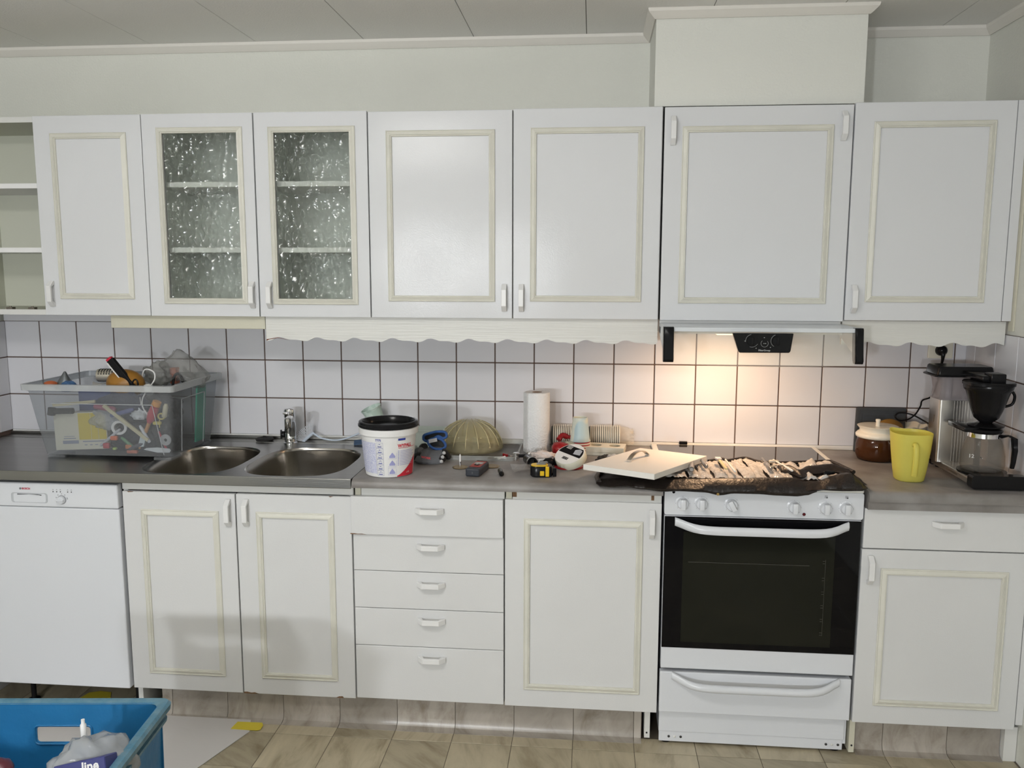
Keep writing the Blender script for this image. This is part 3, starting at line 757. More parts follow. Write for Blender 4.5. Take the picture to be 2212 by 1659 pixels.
# blue cloth
def cloth(bm, cx, cy, z, w_, h_, rz, amp, seed, n=14, thick=.002):
    R = []; m_ = Matrix.Rotation(rz, 3, 'Z')
    for i in range(n+1):
        r_ = []
        for j in range(n+1):
            p = m_ @ Vector(((i/n-.5)*w_, (j/n-.5)*h_, 0)); nz = noise.noise(Vector((p.x*22+seed, p.y*22, seed)))
            r_.append(Vector((cx+p.x, cy+p.y, z+.001+amp*(nz+.6))))
        R.append(r_)
    V = [[bm.verts.new(p) for p in r] for r in R]
    fs = [bm.faces.new((V[i][j], V[i+1][j], V[i+1][j+1], V[i][j+1])) for i in range(n) for j in range(n)]
    bmesh.ops.solidify(bm, geom=fs, thickness=thick)
    return bm
tag(link('dish_cloth', cloth(BM(), -.075, -.075, WZ+.002, .13, .085, .25, .006, 3), pm('blue_cloth', (.14, .24, .42), .85, bump=.3, bscale=300), smooth=60), 'folded blue dish cloth behind the bucket on the steel', 'cloth')

# ------------------------------------------------------------------ bucket
bx, by, bz, br0, br1, bh = .106, -.530, WZ, .077, .0925, .158
def br(z): return br0+(br1-br0)*(z-bz)/bh
t = thing('bucket', 'white wipes bucket with black lid and red blue print, on the worktop', 'bucket', (bx, by, bz))
bm = BM(); lathe(bm, [(br0-.004, 0), (br0, .003), (br(bz+.138), .138), (br1+.005, .139), (br1+.006, .158), (br1+.003, .160), (br1-.002, .160), (br1-.005, .11)], 64, (bx, by, bz), cap1=False)
link('body', bm, pm('bucket_white', (.76, .76, .76), .35), t, smooth=40)
bm = BM(); lathe(bm, [(br1+.0055, .1605), (br1+.0075, .163), (br1+.0075, .168), (br1+.005, .171), (br1+.005, .176), (br1+.002, .178), (br1-.005, .178), (br1-.009, .172), (br1-.012, .160), (.03, .158), (.028, .163), (.001, .163)], 64, (bx, by, bz)); link('lid', bm, M_black, t, smooth=35)
def cyl(u, v):  # u degrees from front (+ to the right), v height above base
    z = bz+v; r = br(z)+.0008; a = math.radians(u)
    return Vector((bx+r*math.sin(a), by-r*math.cos(a), z))
def patch(bm, u0, u1, v0, v1, mi=0, f=cyl, cut=None):
    n = max(2, int(abs(u1-u0)/4)+1)
    V = [[bm.verts.new(f(u0+(u1-u0)*i/n, vv)) for vv in (v0, (cut(i/n) if cut else v1))] for i in range(n+1)]
    for a, b in zip(V, V[1:]):
        try: fa = bm.faces.new((a[0], b[0], b[1], a[1])); fa.material_index = mi
        except ValueError: pass
def pen(bm, u0, v0, u1, v1, w_=.0006, mi=0, f=cyl):
    r = br1
    if abs(u1-u0)*PI/180*r > abs(v1-v0): patch(bm, u0, u1, (v0+v1)/2-w_/2, (v0+v1)/2+w_/2, mi, f)
    else:
        dw = math.degrees(w_/r)/2; patch(bm, (u0+u1)/2-dw, (u0+u1)/2+dw, min(v0, v1), max(v0, v1), mi, f)
M_lav = pm('print_lavender', (.44, .46, .66), .45, bump=0, col2=(.66, .67, .76), vscale=260, vcontrast=(.44, .56), stretch=(1, 1, 2.2))
M_blue = pm('print_blue', (.03, .05, .30), .45); M_red = pm('print_red', (.55, .02, .04), .45); M_lil = pm('print_lilac', (.33, .34, .60), .45)
bm = BM(); patch(bm, -78, -16, .014, .118); link('fine_print', bm, M_lav, t, label='lavender fine print block')
def curved_text(s, size, u0, v0, mat, bold=0, name='lettering', sx=1):
    b = text_bm(s, size, bold, lambda x, y: cyl(u0+math.degrees(x*sx/br1), v0+y))
    # subdivide not needed: small glyphs
    for v_ in b.verts: pass
    return link(name, b, mat, t)
curved_text('7775', .0105, -9, .126, M_blue, .0003)
curved_text('WYPALL', .0150, 50, .106, M_red, .0006)
bm = BM(); patch(bm, 33, 50, .124, .131); link('brand_patch', bm, M_blue, t); bpy.data.objects['brand_patch'].name = 'blue_badge'
bm = BM(); patch(bm, 34, 80, .098, .0995); link('underline', bm, M_red, t)
bm = BM()
for i in range(10): patch(bm, 33, 36, .088-i*.0052, .0905-i*.0052); patch(bm, 38, 70+(i*7 % 11), .088-i*.0052, .0896-i*.0052)
link('fine_print', bm, M_lil, t)
bm = BM()
for i in range(6):
    v1 = .118-i*.0185; v0 = v1-.017
    for a in ((-14, v0, 1, v0), (-14, v1, 1, v1), (-14, v0, -14, v1), (1, v0, 1, v1)): pen(bm, *a, w_=.0005)
    patch(bm, -11, -2, v0+.003, v0+.0055)
    pen(bm, -11, v0+.0085, -9, v0+.012, .001); pen(bm, -4, v0+.0085, -2, v0+.012, .001); patch(bm, -8, -5, v0+.011, v0+.013)
link('pictogram', bm, M_blue, t)
bm = BM()
for i, v0 in enumerate((.010, .038, .064)):
    patch(bm, 14, 27, v0+.004, v0+.02, cut=(lambda v0: (lambda q: v0+.006+.016*(1-abs(q-.5)*1.6)))(v0)); pen(bm, 11, v0+.001, 30, v0+.001, .0007); pen(bm, 30, v0+.002, 30, v0+.02, .0007)
    if i == 0:
        for a in ((11, v0+.024, 30, v0+.024), (11, v0, 11, v0+.024)): pen(bm, *a, w_=.0006)
link('pictogram', bm, M_lil, t)
bm = BM(); patch(bm, 32, 88, .003, .06, cut=lambda q: .006+.062*q**1.25); link('red_corner', bm, M_red, t)
curved_text('x150', .008, 62, .014, M_paper)

# ------------------------------------------------------------------ cups
M_mint = pm('mint_paper', (.44, .56, .50), .5, col2=(.55, .66, .60), vscale=40, vcontrast=(.47, .53), detail=0)
def cup_shape(bm, rb, rt, h, loc=(0, 0, 0), mat=None, inv=False, rim=.0022):
    pr = [(rb-.002, .004), (rb, 0), (rt, h-.003), (rt+rim, h-.003), (rt+rim+.0004, h), (rt, h+.001), (rt-.001, h-.004), (rb-.003, .008)]
    if inv: pr = [(a, h-b) for a, b in pr]
    lathe(bm, pr, 32, loc, mat, cap0=True, cap1=True)
    return bm
t = thing('paper_cup', 'mint green paper cup tilted against the tiles behind the bucket', 'cup', (-.036, -.080, .950), rot=(.15, -.38, 0))
link('body', cup_shape(BM(), .026, .038, .088), M_mint, t, smooth=35, world=False)
t = thing('paper_cup', 'upright mint green paper cup hidden behind the bucket under the tilted cup', 'cup', (-.012, -.078, WZ))
link('body', cup_shape(BM(), .026, .036, .080), M_mint, t, smooth=35, world=False)
# plastic tub behind bucket (grey white)
t = thing('plastic_tub', 'pale green white plastic tub hidden behind the bucket by the glove', 'tub', (.150, -.130, WZ))
bm = BM(); R = []
for s, z in ((.92, 0), (1, .070), (1.05, .071), (1.05, .075), (.97, .075), (.9, .006)):
    R.append([Vector((p[0]*s, p[1]*s, z)) for p in rrect(0, 0, .075, .045, .015)])
rings(bm, R); bmesh.ops.recalc_face_normals(bm, faces=bm.faces); link('body', bm, pm('pale_tub', (.50, .56, .52), .4), t, smooth=35, world=False)

# ------------------------------------------------------------------ glass dome
M_amber = pm('amber_glass', (.80, .72, .46), .10, trans=.0, bump=.0)
def amber():
    m = bpy.data.materials.new('pressed_amber_glass'); m.use_nodes = True; nt = m.node_tree; b = nt.nodes['Principled BSDF']
    b.inputs['Base Color'].default_value = (.62, .56, .36, 1); b.inputs['Roughness'].default_value = .05
    tr = nt.nodes.new('ShaderNodeBsdfTransparent'); tr.inputs[0].default_value = (.96, .945, .87, 1)
    mx = nt.nodes.new('ShaderNodeMixShader'); mx.inputs[0].default_value = .20
    nt.links.new(tr.outputs[0], mx.inputs[1]); nt.links.new(b.outputs[0], mx.inputs[2]); nt.links.new(mx.outputs[0], nt.nodes['Material Output'].inputs[0])
    g = nt.nodes.new('ShaderNodeTexCoord'); v = nt.nodes.new('ShaderNodeTexVoronoi'); v.inputs['Scale'].default_value = 60; v.feature = 'SMOOTH_F1'
    nt.links.new(g.outputs['Object'], v.inputs['Vector'])
    bp = nt.nodes.new('ShaderNodeBump'); bp.inputs['Strength'].default_value = .9; bp.inputs['Distance'].default_value = .008
    nt.links.new(v.outputs[0], bp.inputs['Height']); nt.links.new(bp.outputs[0], b.inputs['Normal'])
    return m
MA = amber()
MA2 = pm('amber_relief', (.50, .44, .26), .04, spec=1)
dx, dy = .322, -.142
t = thing('glass_lamp_shade', 'amber pressed glass dome lamp shade upside down on the clear tray', 'lamp shade', (dx, dy, WZ+.004))
bm = BM(); R = []; N = 96
def dome_r(h):  # profile
    return
prof = [(.112, 0), (.122, .004), (.124, .010), (.121, .022), (.116, .036), (.106, .056), (.092, .074), (.075, .088), (.055, .099), (.034, .106), (.014, .109)]
for r, z in prof:
    ring = []
    for i in range(N):
        a = 2*PI*i/N; k_ = min(1, z/.03)*min(1, (r/.05))
        rr = r*(1+.032*k_*math.cos(a*16)+.012*k_*math.cos(a*32+z*60))
        ring.append(Vector((rr*math.cos(a), rr*math.sin(a), z)))
    R.append(ring)
rings(bm, R, cap0=False); bmesh.ops.recalc_face_normals(bm, faces=bm.faces); bmesh.ops.solidify(bm, geom=bm.faces[:], thickness=.0035)
link('shade', bm, MA, t, smooth=70, world=False)
bm = BM()
for i in range(16):
    a = 2*PI*i/16; c, s = math.cos(a), math.sin(a)
    tube(bm, [(c*(r+.0015), s*(r+.0015), z+.001) for r, z in prof[3:10]], [.0008, .0016, .0019, .0017, .0015, .0012, .0008], 6)
    a += PI/16; c, s = math.cos(a), math.sin(a)
    pass
link('relief', bm, MA2, t, smooth=70, world=False)
# tray
M_clear = plastic_film('clear_tray', (.80, .81, .80), .74, .12)
t = thing('plastic_tray', 'clear plastic drip tray under the amber lamp shade', 'tray', (.318, -.175, WZ))
bm = BM(); R = []
hx, hy = .188, .150
for s, z in ((-.004, 0), (0, .001), (.004, .017), (.010, .0185), (.0105, .0165)):
    R.append([Vector((p[0], p[1], z)) for p in rrect(0, 0, hx+s, hy+s, .02)])
rings(bm, R, cap1=False); bmesh.ops.recalc_face_normals(bm, faces=bm.faces); bmesh.ops.solidify(bm, geom=bm.faces[:], thickness=.0012)
link('body', bm, M_clear, t, smooth=35, world=False)

def crumple(cx, cy, z0, rx, ry, rz, seed, freq=14, amp=.35, seg=20, rot=0):
    bm = BM(); bmesh.ops.create_icosphere(bm, subdivisions=4, radius=1)
    for v in bm.verts:
        p = v.co.copy(); n_ = noise.noise(p*2.2+Vector((seed, 0, 0)))*amp+noise.noise(p*5+Vector((0, seed, 0)))*amp*.5
        p *= (1+n_); p = Vector((p.x*rx, p.y*ry, p.z*rz)); p.rotate(Euler((0, 0, rot))); v.co = Vector((cx, cy, z0+rz*.9))+p; v.co.z = max(v.co.z, z0)
    return bm
# ------------------------------------------------------------------ glove
t = thing('work_glove', 'grey and black work glove with blue cuff beside the bucket', 'glove', (.225, -.335, WZ))
M_glg = pm('glove_grey', (.13, .135, .145), .9, bump=.3, bscale=250); M_glb = pm('glove_blue', (.03, .085, .25), .85, bump=.3, bscale=200)
GP = [(.212, -.392, WZ+.003, .044, .010), (.211, -.392, WZ+.012, .049, .016), (.214, -.384, WZ+.026, .045, .018), (.220, -.366, WZ+.040, .040, .018), (.226, -.350, WZ+.046, .036, .014)]
bm = BM(); R = []
for x, y, z, a, b in GP: R.append([Vector((x+a*math.cos(k*PI/10), y+b*math.sin(k*PI/10), z+.25*b*math.sin(k*PI/10))) for k in range(20)])
rings(bm, R, cap1=False); bmesh.ops.recalc_face_normals(bm, faces=bm.faces); link('palm', bm, M_glg, t, smooth=60)
# opening of the cuff: two lobes
def lobe(pts, nm, lb=None):
    bm = BM(); P_ = smoothpath(pts+[pts[0]], 6)[:-1]; tube(bm, P_, .0047, 8, closed=True); link(nm, bm, M_glb, t, smooth=60, label=lb)
    bm = BM(); vs = [bm.verts.new(p+Vector((0, .006, -.002))) for p in P_]; c = bm.verts.new(sum(P_, Vector())/len(P_)+Vector((0, .022, -.012)))
    for i in range(len(vs)): bm.faces.new((vs[i], vs[(i+1) % len(vs)], c))
    bmesh.ops.recalc_face_normals(bm, faces=bm.faces); link('lining', bm, pm('glove_inside', (.03, .032, .034), .95), t, smooth=60)
yq = -.338
lobe([(.184, yq, .962), (.186, yq, .976), (.205, yq, .984), (.235, yq, .991), (.262, yq, .989), (.266, yq, .974), (.254, yq, .968), (.236, yq+.002, .974), (.215, yq, .962), (.195, yq, .956)], 'cuff', 'blue knitted cuff')
lobe([(.200, yq-.004, .958), (.222, yq-.002, .966), (.245, yq-.002, .965), (.262, yq-.006, .950), (.262, yq-.010, .937), (.245, yq-.014, .931), (.222, yq-.014, .934), (.207, yq-.010, .944)], 'cuff', 'blue knitted cuff')
bm = BM(); cloth(bm, 0, 0, 0, .030, .013, 0, .002, 5, n=6, thick=.0008); bm.transform(Matrix.Translation((.220, yq-.010, .9605)) @ Matrix.Rotation(-.25, 4, 'Y') @ Matrix.Rotation(1.15, 4, 'X')); link('care_label', bm, M_paper, t)
link('lettering', text_bm('WORK', .0105, .0004, lambda u, v: Vector((.206+u, -.4085+v*.35, .912+v*.9-u*.15))), pm('coral_print', (.6, .07, .08), .6), t, label='red print')
for i, (x0, y0, x1, y1, r, z0_) in enumerate(((.185, -.380, .152, -.350, .012, .020), (.180, -.362, .150, -.310, .013, .034), (.190, -.350, .165, -.290, .013, .046), (.250, -.388, .262, -.372, .011, .018), (.256, -.368, .276, -.345, .010, .036))):
    bm = BM(); zz = WZ+r+.001
    tube(bm, smoothpath([(x0, y0, WZ+z0_+.006), ((x0+x1)/2, (y0+y1)/2-.006, WZ+z0_*.8+.006), (x1, y1, zz)], 4), [r*.95]*3+[r]*5+[r*.7], 10)
    link('finger', bm, M_blackm if i != 1 else M_glg, t, smooth=60)
for x, z in ((.258, .912), (.262, .925), (.255, .898)): link('knuckle_patch', crumple(x+.004, -.403+(z-.9)*.5, z-.004, .006, .004, .006, int(x*999), amp=.2), pm('patch_grey', (.45, .45, .45), .7), t, smooth=60)
# ------------------------------------------------------------------ paper towel
t = thing('paper_towel_roll', 'white paper towel roll standing on the worktop by the tiles', 'paper towel', (.5735, -.155, WZ))
bm = BM(); lathe(bm, [(.0455, 0), (.047, .002), (.047, .222), (.0455, .224), (.019, .224), (.019, .210)], 48, cap0=True, cap1=False)
link('paper', bm, pm('towel_paper', (.80, .80, .80), .85, bump=.5, bscale=160), t, smooth=40, world=False)
bm = BM(); lathe(bm, [(.019, .200), (.0195, .2235), (.0175, .2235), (.0175, .200)], 32, cap0=True, cap1=False); link('core', bm, pm('cardboard', (.25, .16, .10), .8), t, smooth=40, world=False)
link('loose_sheet', prism(BM(), [(-.046, .0), (-.030, -.037), (-.034, -.041), (-.050, -.004)], lambda a, b, d: Vector((a, b, d)), .002, .2235), MATS['towel_paper'], t, world=False)

# ------------------------------------------------------------------ cup sleeves lying against the wall
M_cupw = pm('cup_white', (.72, .70, .62), .45); M_cupg = pm('cup_gap_shade', (.13, .13, .11), .5)  # second colour is dark to paint the shaded gaps between cup rims
def mk_cupring(name):
    bm = BM(); Mx = Matrix.Rotation(PI/2, 3, 'Y')
    lathe(bm, [(.0325, .0026), (.0368, .0026), (.0376, .0038), (.0376, .0052), (.0368, .0064), (.0325, .0064)], 28, (0, 0, 0), Mx, cap0=False, cap1=False)
    lathe(bm, [(.0300, -.006), (.0335, .0032), (.030, .0030)], 28, (0, 0, 0), Mx, cap0=False, cap1=False, mi=0)
    for f in bm.faces:
        if max((Vector((0, v.co.y, v.co.z)).length for v in f.verts)) < .034: f.material_index = 1
    me = bpy.data.meshes.new(name); bm.to_mesh(me); bm.free(); me.materials.append(M_cupw); me.materials.append(M_cupg); me.polygons.foreach_set('use_smooth', [True]*len(me.polygons)); me.set_sharp_from_angle(angle=.7)
    return me
ORD = 'first second third fourth fifth sixth seventh eighth ninth tenth eleventh twelfth thirteenth fourteenth fifteenth sixteenth seventeenth eighteenth nineteenth twentieth'.split()
rme = mk_cupring('paper_cup')
for grp, x0, n, lab in (('cups in the left sleeve', .628, 15, 'white rimmed cup, %s from the left in the sleeve beside the paper towel roll'), ('cups in the right sleeve', .768, 16, 'white rimmed cup, %s from the left in the lying sleeve right of the upright cups')):
    for i in range(n):
        o = bpy.data.objects.new('paper_cup', rme); C.objects.link(o); o.location = (x0+i*.0071, -.058, WZ+.0435); o.scale = (1, 1.15, 1.15)
        tag(o, lab % ORD[i], 'cup', grp)
t = thing('plastic_sleeve', 'torn clear plastic sleeve end sticking out from the lying cups', 'plastic wrap', (.88, -.05, WZ))
bm = BM(); R = []
for i in range(9):
    u = i/8; r = .043+.004*u
    ring = []
    for k in range(20):
        a = 2*PI*k/20; nn = noise.noise(Vector((u*4, math.cos(a)*3, math.sin(a)*3)))
        rr = r*(1-.55*u+.45*u*nn); ring.append(Vector((.872+.062*u+.012*nn*u, -.052+rr*math.cos(a), max(WZ+.002, WZ+.0435+rr*math.sin(a)))))
    R.append(ring)
rings(bm, R, cap0=False, cap1=False); link('film', bm, plastic_film('crinkly_film', (.9, .88, .84), .80, .12, bump=1, bscale=70), t, smooth=60)
# standing inverted stack
t0 = None
M_cupblue = pm('cup_blue_pattern', (.40, .52, .56), .45, col2=(.60, .62, .54), vscale=22, vcontrast=(.45, .55), detail=0)
M_rimred = pm('cup_red', (.38, .05, .06), .45)
sx_, sy_ = .733, -.172
for i in range(6):
    lab = 'red banded upturned paper cup, %s from the bottom of the standing stack' % ORD[i] if i < 5 else 'pale blue patterned paper cup upside down on top of the stack'
    t = thing('paper_cup', lab, 'cup', (sx_, sy_, WZ+.0095*i), group='cups in the standing stack' if i < 5 else None)
    if i < 5:
        bm = BM(); lathe(bm, [(.0345, 0), (.0378, .0005), (.0382, .0025), (.0374, .0045), (.0350, .0048), (.0342, .0093), (.0330, .0093)], 36, cap0=False, cap1=False, mi=0)
        bm2 = [f for f in bm.faces]
        link('rim', bm, M_cupw, t, smooth=40, world=False)
        bm = BM(); lathe(bm, [(.0352, .0048), (.0363, .0050), (.0360, .0092), (.0348, .0094)], 36, cap0=False, cap1=False); link('band', bm, M_rimred, t, smooth=40, world=False)
    else:
        bm = BM(); lathe(bm, [(.0345, 0), (.0376, .0005), (.038, .003), (.0362, .005), (.0270, .086), (.0265, .088), (.0240, .088), (.0235, .083)], 40, cap0=False, cap1=True); link('body', bm, M_cupblue, t, smooth=40, world=False)
# red thing + crumpled bag
t = thing('red_tool_case', 'glossy red rounded plastic tool handle case left of the cup stack', 'tool', (.665, -.235, WZ))
M_redp = pm('red_plastic', (.26, .010, .012), .25)
bm = BM(); R = []
for u, rx, rz in ((0, .004, .010), (.1, .030, .028), (.35, .042, .036), (.65, .038, .032), (.9, .024, .022), (1, .004, .006)):
    R.append([Vector((.632+.085*u, -.235+rx*math.cos(k*PI/8)*.9, max(WZ+.0015, WZ+.024+.012*(.5-u)+rz*math.sin(k*PI/8)*.85))) for k in range(16)])
rings(bm, R); bmesh.ops.recalc_face_normals(bm, faces=bm.faces); link('body', bm, M_redp, t, smooth=60)
bm = BM(); tube(bm, smoothpath([(.655, -.185, WZ+.052), (.668, -.17, WZ+.066), (.69, -.165, WZ+.060), (.715, -.16, WZ+.058)], 5), [.010]*5+[.0105]*5+[.007]*6, 10); link('grip', bm, M_redp, t, smooth=60)
t = tag(link('plastic_bag', crumple(.695, -.195, WZ+.003, .034, .030, .024, 4), plastic_film('greenish_film', (.60, .62, .52), .35, .25, bump=1), smooth=80), 'small crumpled greenish plastic bag behind the red tool case', 'plastic bag')
# masking tape roll
t = thing('masking_tape_roll', 'cream masking tape roll with black and white label, tilted', 'tape roll', (.705, -.400, WZ+.0365), rot=(.50, .12, -.75))
bm = BM(); lathe(bm, [(.052, -.014), (.0535, -.012), (.0535, .012), (.052, .014), (.030, .014), (.030, -.014)], 56, cap0=False, cap1=False)
R0 = bm.verts[:]; link('tape', bm, pm('tape_cream', (.68, .67, .55), .5), t, smooth=40, world=False)
bm = BM(); lathe(bm, [(.0515, .0142), (.0515, .0150), (.0001, .0152)], 48, cap0=False, cap1=False); lb = link('label_disc', bm, M_paper, t, world=False)
def dchord(y0, y1, y2, y3, r=.049, n=10):
    pts = []
    for i in range(n+1):
        u = i/n; y = y0+(y1-y0)*u; pts.append((-math.sqrt(max(0, r*r-y*y)), y))
    for i in range(n+1):
        u = i/n; y = y1+(y0-y1)*u; pts.append((math.sqrt(max(0, r*r-y*y)), y))
    return pts
link('black_print', prism(BM(), dchord(-.004, .036, 0, 0), lambda a, b, d: Vector((a, b, d)), .0151, .0155), M_black, lb, world=False)
bm = BM()
prism(bm, [(.012, .004), (.040, .008), (.034, .030), (.020, .033), (.006, .024)], lambda a, b, d: Vector((a, b, d)), .0155, .0158); link('grey_print', bm, pm('print_grey', (.40, .42, .46), .5), lb, world=False)
bm = BM()
for i in range(9): box(bm, -.012+.0028*i, -.0105+.0028*i+(i % 3)*.0004, -.030, -.018, .0151, .0155)
for i in range(4): box(bm, -.034, -.012, .020+i*.004, .0215+i*.004, .0155, .0158, mi=1)
link('barcode', bm, [M_black, M_paper], lb, world=False)
bm = BM(); lathe(bm, [(.046, -.010), (.050, -.009), (.050, -.004), (.044, -.003)], 40, (-.002, .004, -.013)); lathe(bm, [(.03, -.0101), (.03, -.0095)], 12, (.012, .004, -.013))
rt = tag(link('red_tape_roll', bm, M_redp, smooth=40), 'flat red ring lying under the masking tape roll', 'ring'); rt.location = (.700, -.395, WZ+.0231)
# double socket on counter
t = thing('double_socket', 'cream double wall socket lying loose on the worktop', 'socket', (.826, -.168, WZ), rotz=-.12)
M_cr = pm('cream_plastic', (.68, .65, .55), .35)
bm = nbox(-.070, .070, -.040, .040, 0, .014, bev=.003); link('back_box', bm, M_cr, t, world=False)
bm = BM(); plate_holes(bm, rrect(0, 0, .072, .042, .004, 3), [[(sx2+.0205*math.cos(-a), .020*0+.0205*math.sin(-a)) for a in [k*PI/12 for k in range(24)]] for sx2 in (-.034, .034)], lambda u, v: Vector((u, v, .032)))
for f in bm.faces:
    if f.normal.z < 0: f.normal_flip()
R = [[Vector((p[0], p[1], z)) for p in rrect(0, 0, .072, .042, .004, 3)] for z in (.0135, .032)]
rings(bm, R, cap0=False, cap1=False); fp = link('face_plate', bm, M_cr, t, world=False)
for sx2 in (-.034, .034):
    bm = BM(); lathe(bm, [(.0205, .032), (.0195, .022), (.0190, .0145), (.0001, .0145)], 28, (sx2, 0, 0), cap0=False); s_ = link('socket_well', bm, pm('well_shaded_cream', (.40, .37, .28), .4), t, smooth=35, world=False)  # cream darkened in the wells, recess shading put into the colour
    bm = BM()
    for yy in (-.0095, .0095): lathe(bm, [(.0026, .0146), (.0026, .0152)], 10, (sx2+yy, 0, 0))
    link('pin_hole', bm, M_dark, s_, world=False)

# ------------------------------------------------------------------ small items
# laser meter
t = thing('laser_meter', 'black and red laser distance meter on the worktop', 'measuring tool', (.398, -.505, WZ), rotz=-.16)
bm = nbox(-.024, .024, -.058, .058, 0, .027, bev=.005); link('case', bm, pm('navy_black', (.022, .026, .036), .5), t, world=False)
bm = nbox(-.0185, .0185, -.030, .052, .0268, .0285, bev=.0008, seg=1); fp = link('face', bm, pm('brick_red', (.30, .035, .025), .45), t, world=False)
link('display', nbox(-.014, .014, .010, .034, .0285, .0290), pm('lcd', (.36, .38, .38), .25), t, world=False)
bm = nbox(-.008, .008, -.012, .004, .0285, .0305, bev=.001, seg=1); b_ = link('button', bm, M_black, t, world=False)
bm = nbox(-.003, .003, -.005, -.004, .0305, .0308); box(bm, -.0005, .0005, -.0075, -.0015, .0305, .0308); link('mark', bm, M_paper, b_, world=False)
bm = BM(); box(bm, -.001, .001, -.0585, -.0582, .010, .017); box(bm, -.003, .003, -.0585, -.0582, .013, .014); link('arrow_mark', bm, M_ink, t, world=False)
link('top_grip', nbox(-.018, .018, .050, .0575, .0268, .0292, bev=.001, seg=1), M_black, t, world=False)
# stubby screwdriver
t = thing('screwdriver', 'small black handled screwdriver lying right of the laser meter', 'screwdriver', (.473, -.500, WZ+.0085), rotz=.22)
Mr = Matrix.Rotation(PI/2, 3, 'X')
bm = BM(); lathe(bm, [(.004, -.005), (.008, 0), (.0085, .010), (.0070, .026), (.0085, .040), (.0080, .050), (.003, .055)], 16, (0, 0, 0), Mr); link('handle', bm, M_black, t, smooth=45, world=False)
bm = BM(); lathe(bm, [(.002, .004), (.002, .050), (.0008, .055)], 10, (0, 0, 0), Matrix.Rotation(-PI/2, 3, 'X')); link('shaft', bm, M_chrome, t, smooth=45, world=False)
# brass rosettes
def rosette(x, y, label, pin):
    t = thing('brass_rosette', label, 'fitting', (x, y, WZ))
    bm = BM(); N = 48; R = []
    for r, z in ((.010, .001), (.024, .0005), (.0265, .002), (.024, .0045), (.016, .003), (.010, .005)):
        R.append([Vector((r*(1+.02*math.cos(12*2*PI*k/N))*math.cos(2*PI*k/N), r*(1+.02*math.cos(12*2*PI*k/N))*math.sin(2*PI*k/N), z)) for k in range(N)])
    rings(bm, R); bmesh.ops.recalc_face_normals(bm, faces=bm.faces); link('plate', bm, pm('aged_brass', (.30, .23, .14), .35, .8), t, smooth=50, world=False)
    if pin:
        bm = BM(); lathe(bm, [(.0045, .004), (.0045, .022), (.003, .023)], 14); link('ferrule', bm, M_chrome, t, smooth=40, world=False)
        bm = BM(); lathe(bm, [(.0032, .022), (.0030, .042), (.001, .048)], 12); link('pin', bm, pm('white_plastic', (.8, .8, .8), .4), t, smooth=40, world=False)
    return t
rosette(.330, -.440, 'brass rosette with upright white pin, left of the laser meter', True)
rosette(.436, -.415, 'brass rosette peeking out behind the laser meter', False)
# key-like bits in the tray
bm = BM(); tube(bm, [(.415+.008*math.cos(a), -.296+.006*math.sin(a), WZ+.004) for a in [k*PI/5 for k in range(10)]], .0015, 5, closed=True); box(bm, .423, .440, -.298, -.294, WZ+.0025, WZ+.005)
tag(link('key', bm, pm('old_brass', (.20, .15, .09), .4, .8)), 'small dark brass key lying on the clear tray', 'key')
Mwp = MATS['white_plastic']
WPL = ('leftmost', 'nearest the camera', 'rightmost', 'farthest back')
for i, (x, y, a) in enumerate(((.442, -.292, .3), (.452, -.302, 1.0), (.463, -.294, -.4), (.458, -.285, .7))):
    t = thing('wall_plug', 'white plastic wall plug, %s of the little heap on the clear tray' % WPL[i], 'wall plug', (x, y, WZ+.0045), rotz=a, group='wall plugs on the tray')
    bm = BM(); lathe(bm, [(.0022, -.012), (.0035, -.010), (.003, -.006), (.0037, -.003), (.003, .001), (.0038, .004), (.0034, .010), (.0046, .0105), (.0046, .012)], 8, (0, 0, 0), Matrix.Rotation(PI/2, 3, 'Y')); link('body', bm, Mwp, t, world=False)
t = thing('utility_knife', 'little red and steel folding knife behind the wall plugs', 'knife', (.472, -.262, WZ+.004), rotz=-.75)
link('grip', nbox(-.020, .006, -.004, .004, -.003, .008, bev=.002), M_redp, t, world=False); link('blade', nbox(.004, .030, -.0008, .0008, 0, .007), M_chrome, t, world=False)
t = thing('shower_bracket', 'chrome and black sliding bracket between tray and paper towel', 'bracket', (.535, -.300, WZ), rotz=.1)
bm = nbox(-.030, .018, -.008, .008, .010, .022, bev=.003); link('arm', bm, M_black, t, world=False)
bm = BM(); lathe(bm, [(.012, 0), (.013, .003), (.013, .024), (.010, .027)], 20, (-.026, 0, 0)); link('clamp', bm, M_chrome, t, smooth=40, world=False)
bm = BM(); lathe(bm, [(.0095, 0), (.011, .003), (.011, .020), (.008, .030), (.003, .033)], 20, (.022, 0, 0)); link('cap', bm, M_chrome, t, smooth=40, world=False)
t = thing('drain_pipe_fitting', 'black rubber pipe sleeve with white barcode sticker facing the camera', 'pipe fitting', (.575, -.420, WZ+.0195), rotz=.35)
bm = BM(); lathe(bm, [(.0130, 0), (.0185, 0), (.0190, .003), (.0170, .006), (.0165, .060), (.0140, .062)], 28, (0, 0, 0), Matrix.Rotation(-PI/2, 3, 'X'), cap0=False); link('sleeve', bm, M_black, t, smooth=40, world=False)
bm = BM(); lathe(bm, [(.0130, .02), (.0128, .021)], 20, (0, 0, 0), Matrix.Rotation(-PI/2, 3, 'X')); link('inside', bm, M_dark, t, world=False)
bm = BM(); lathe(bm, [(.0185, -.001), (.0200, .001), (.0200, .004), (.0182, .005)], 28, (0, 0, 0), Matrix.Rotation(-PI/2, 3, 'X'), cap0=False, cap1=False); link('collar', bm, M_chrome, t, smooth=40, world=False)
bm = nbox(.020, .046, -.004, -.003, -.008, .012)
lb = link('sticker', bm, M_paper, t, world=False); bm = BM()
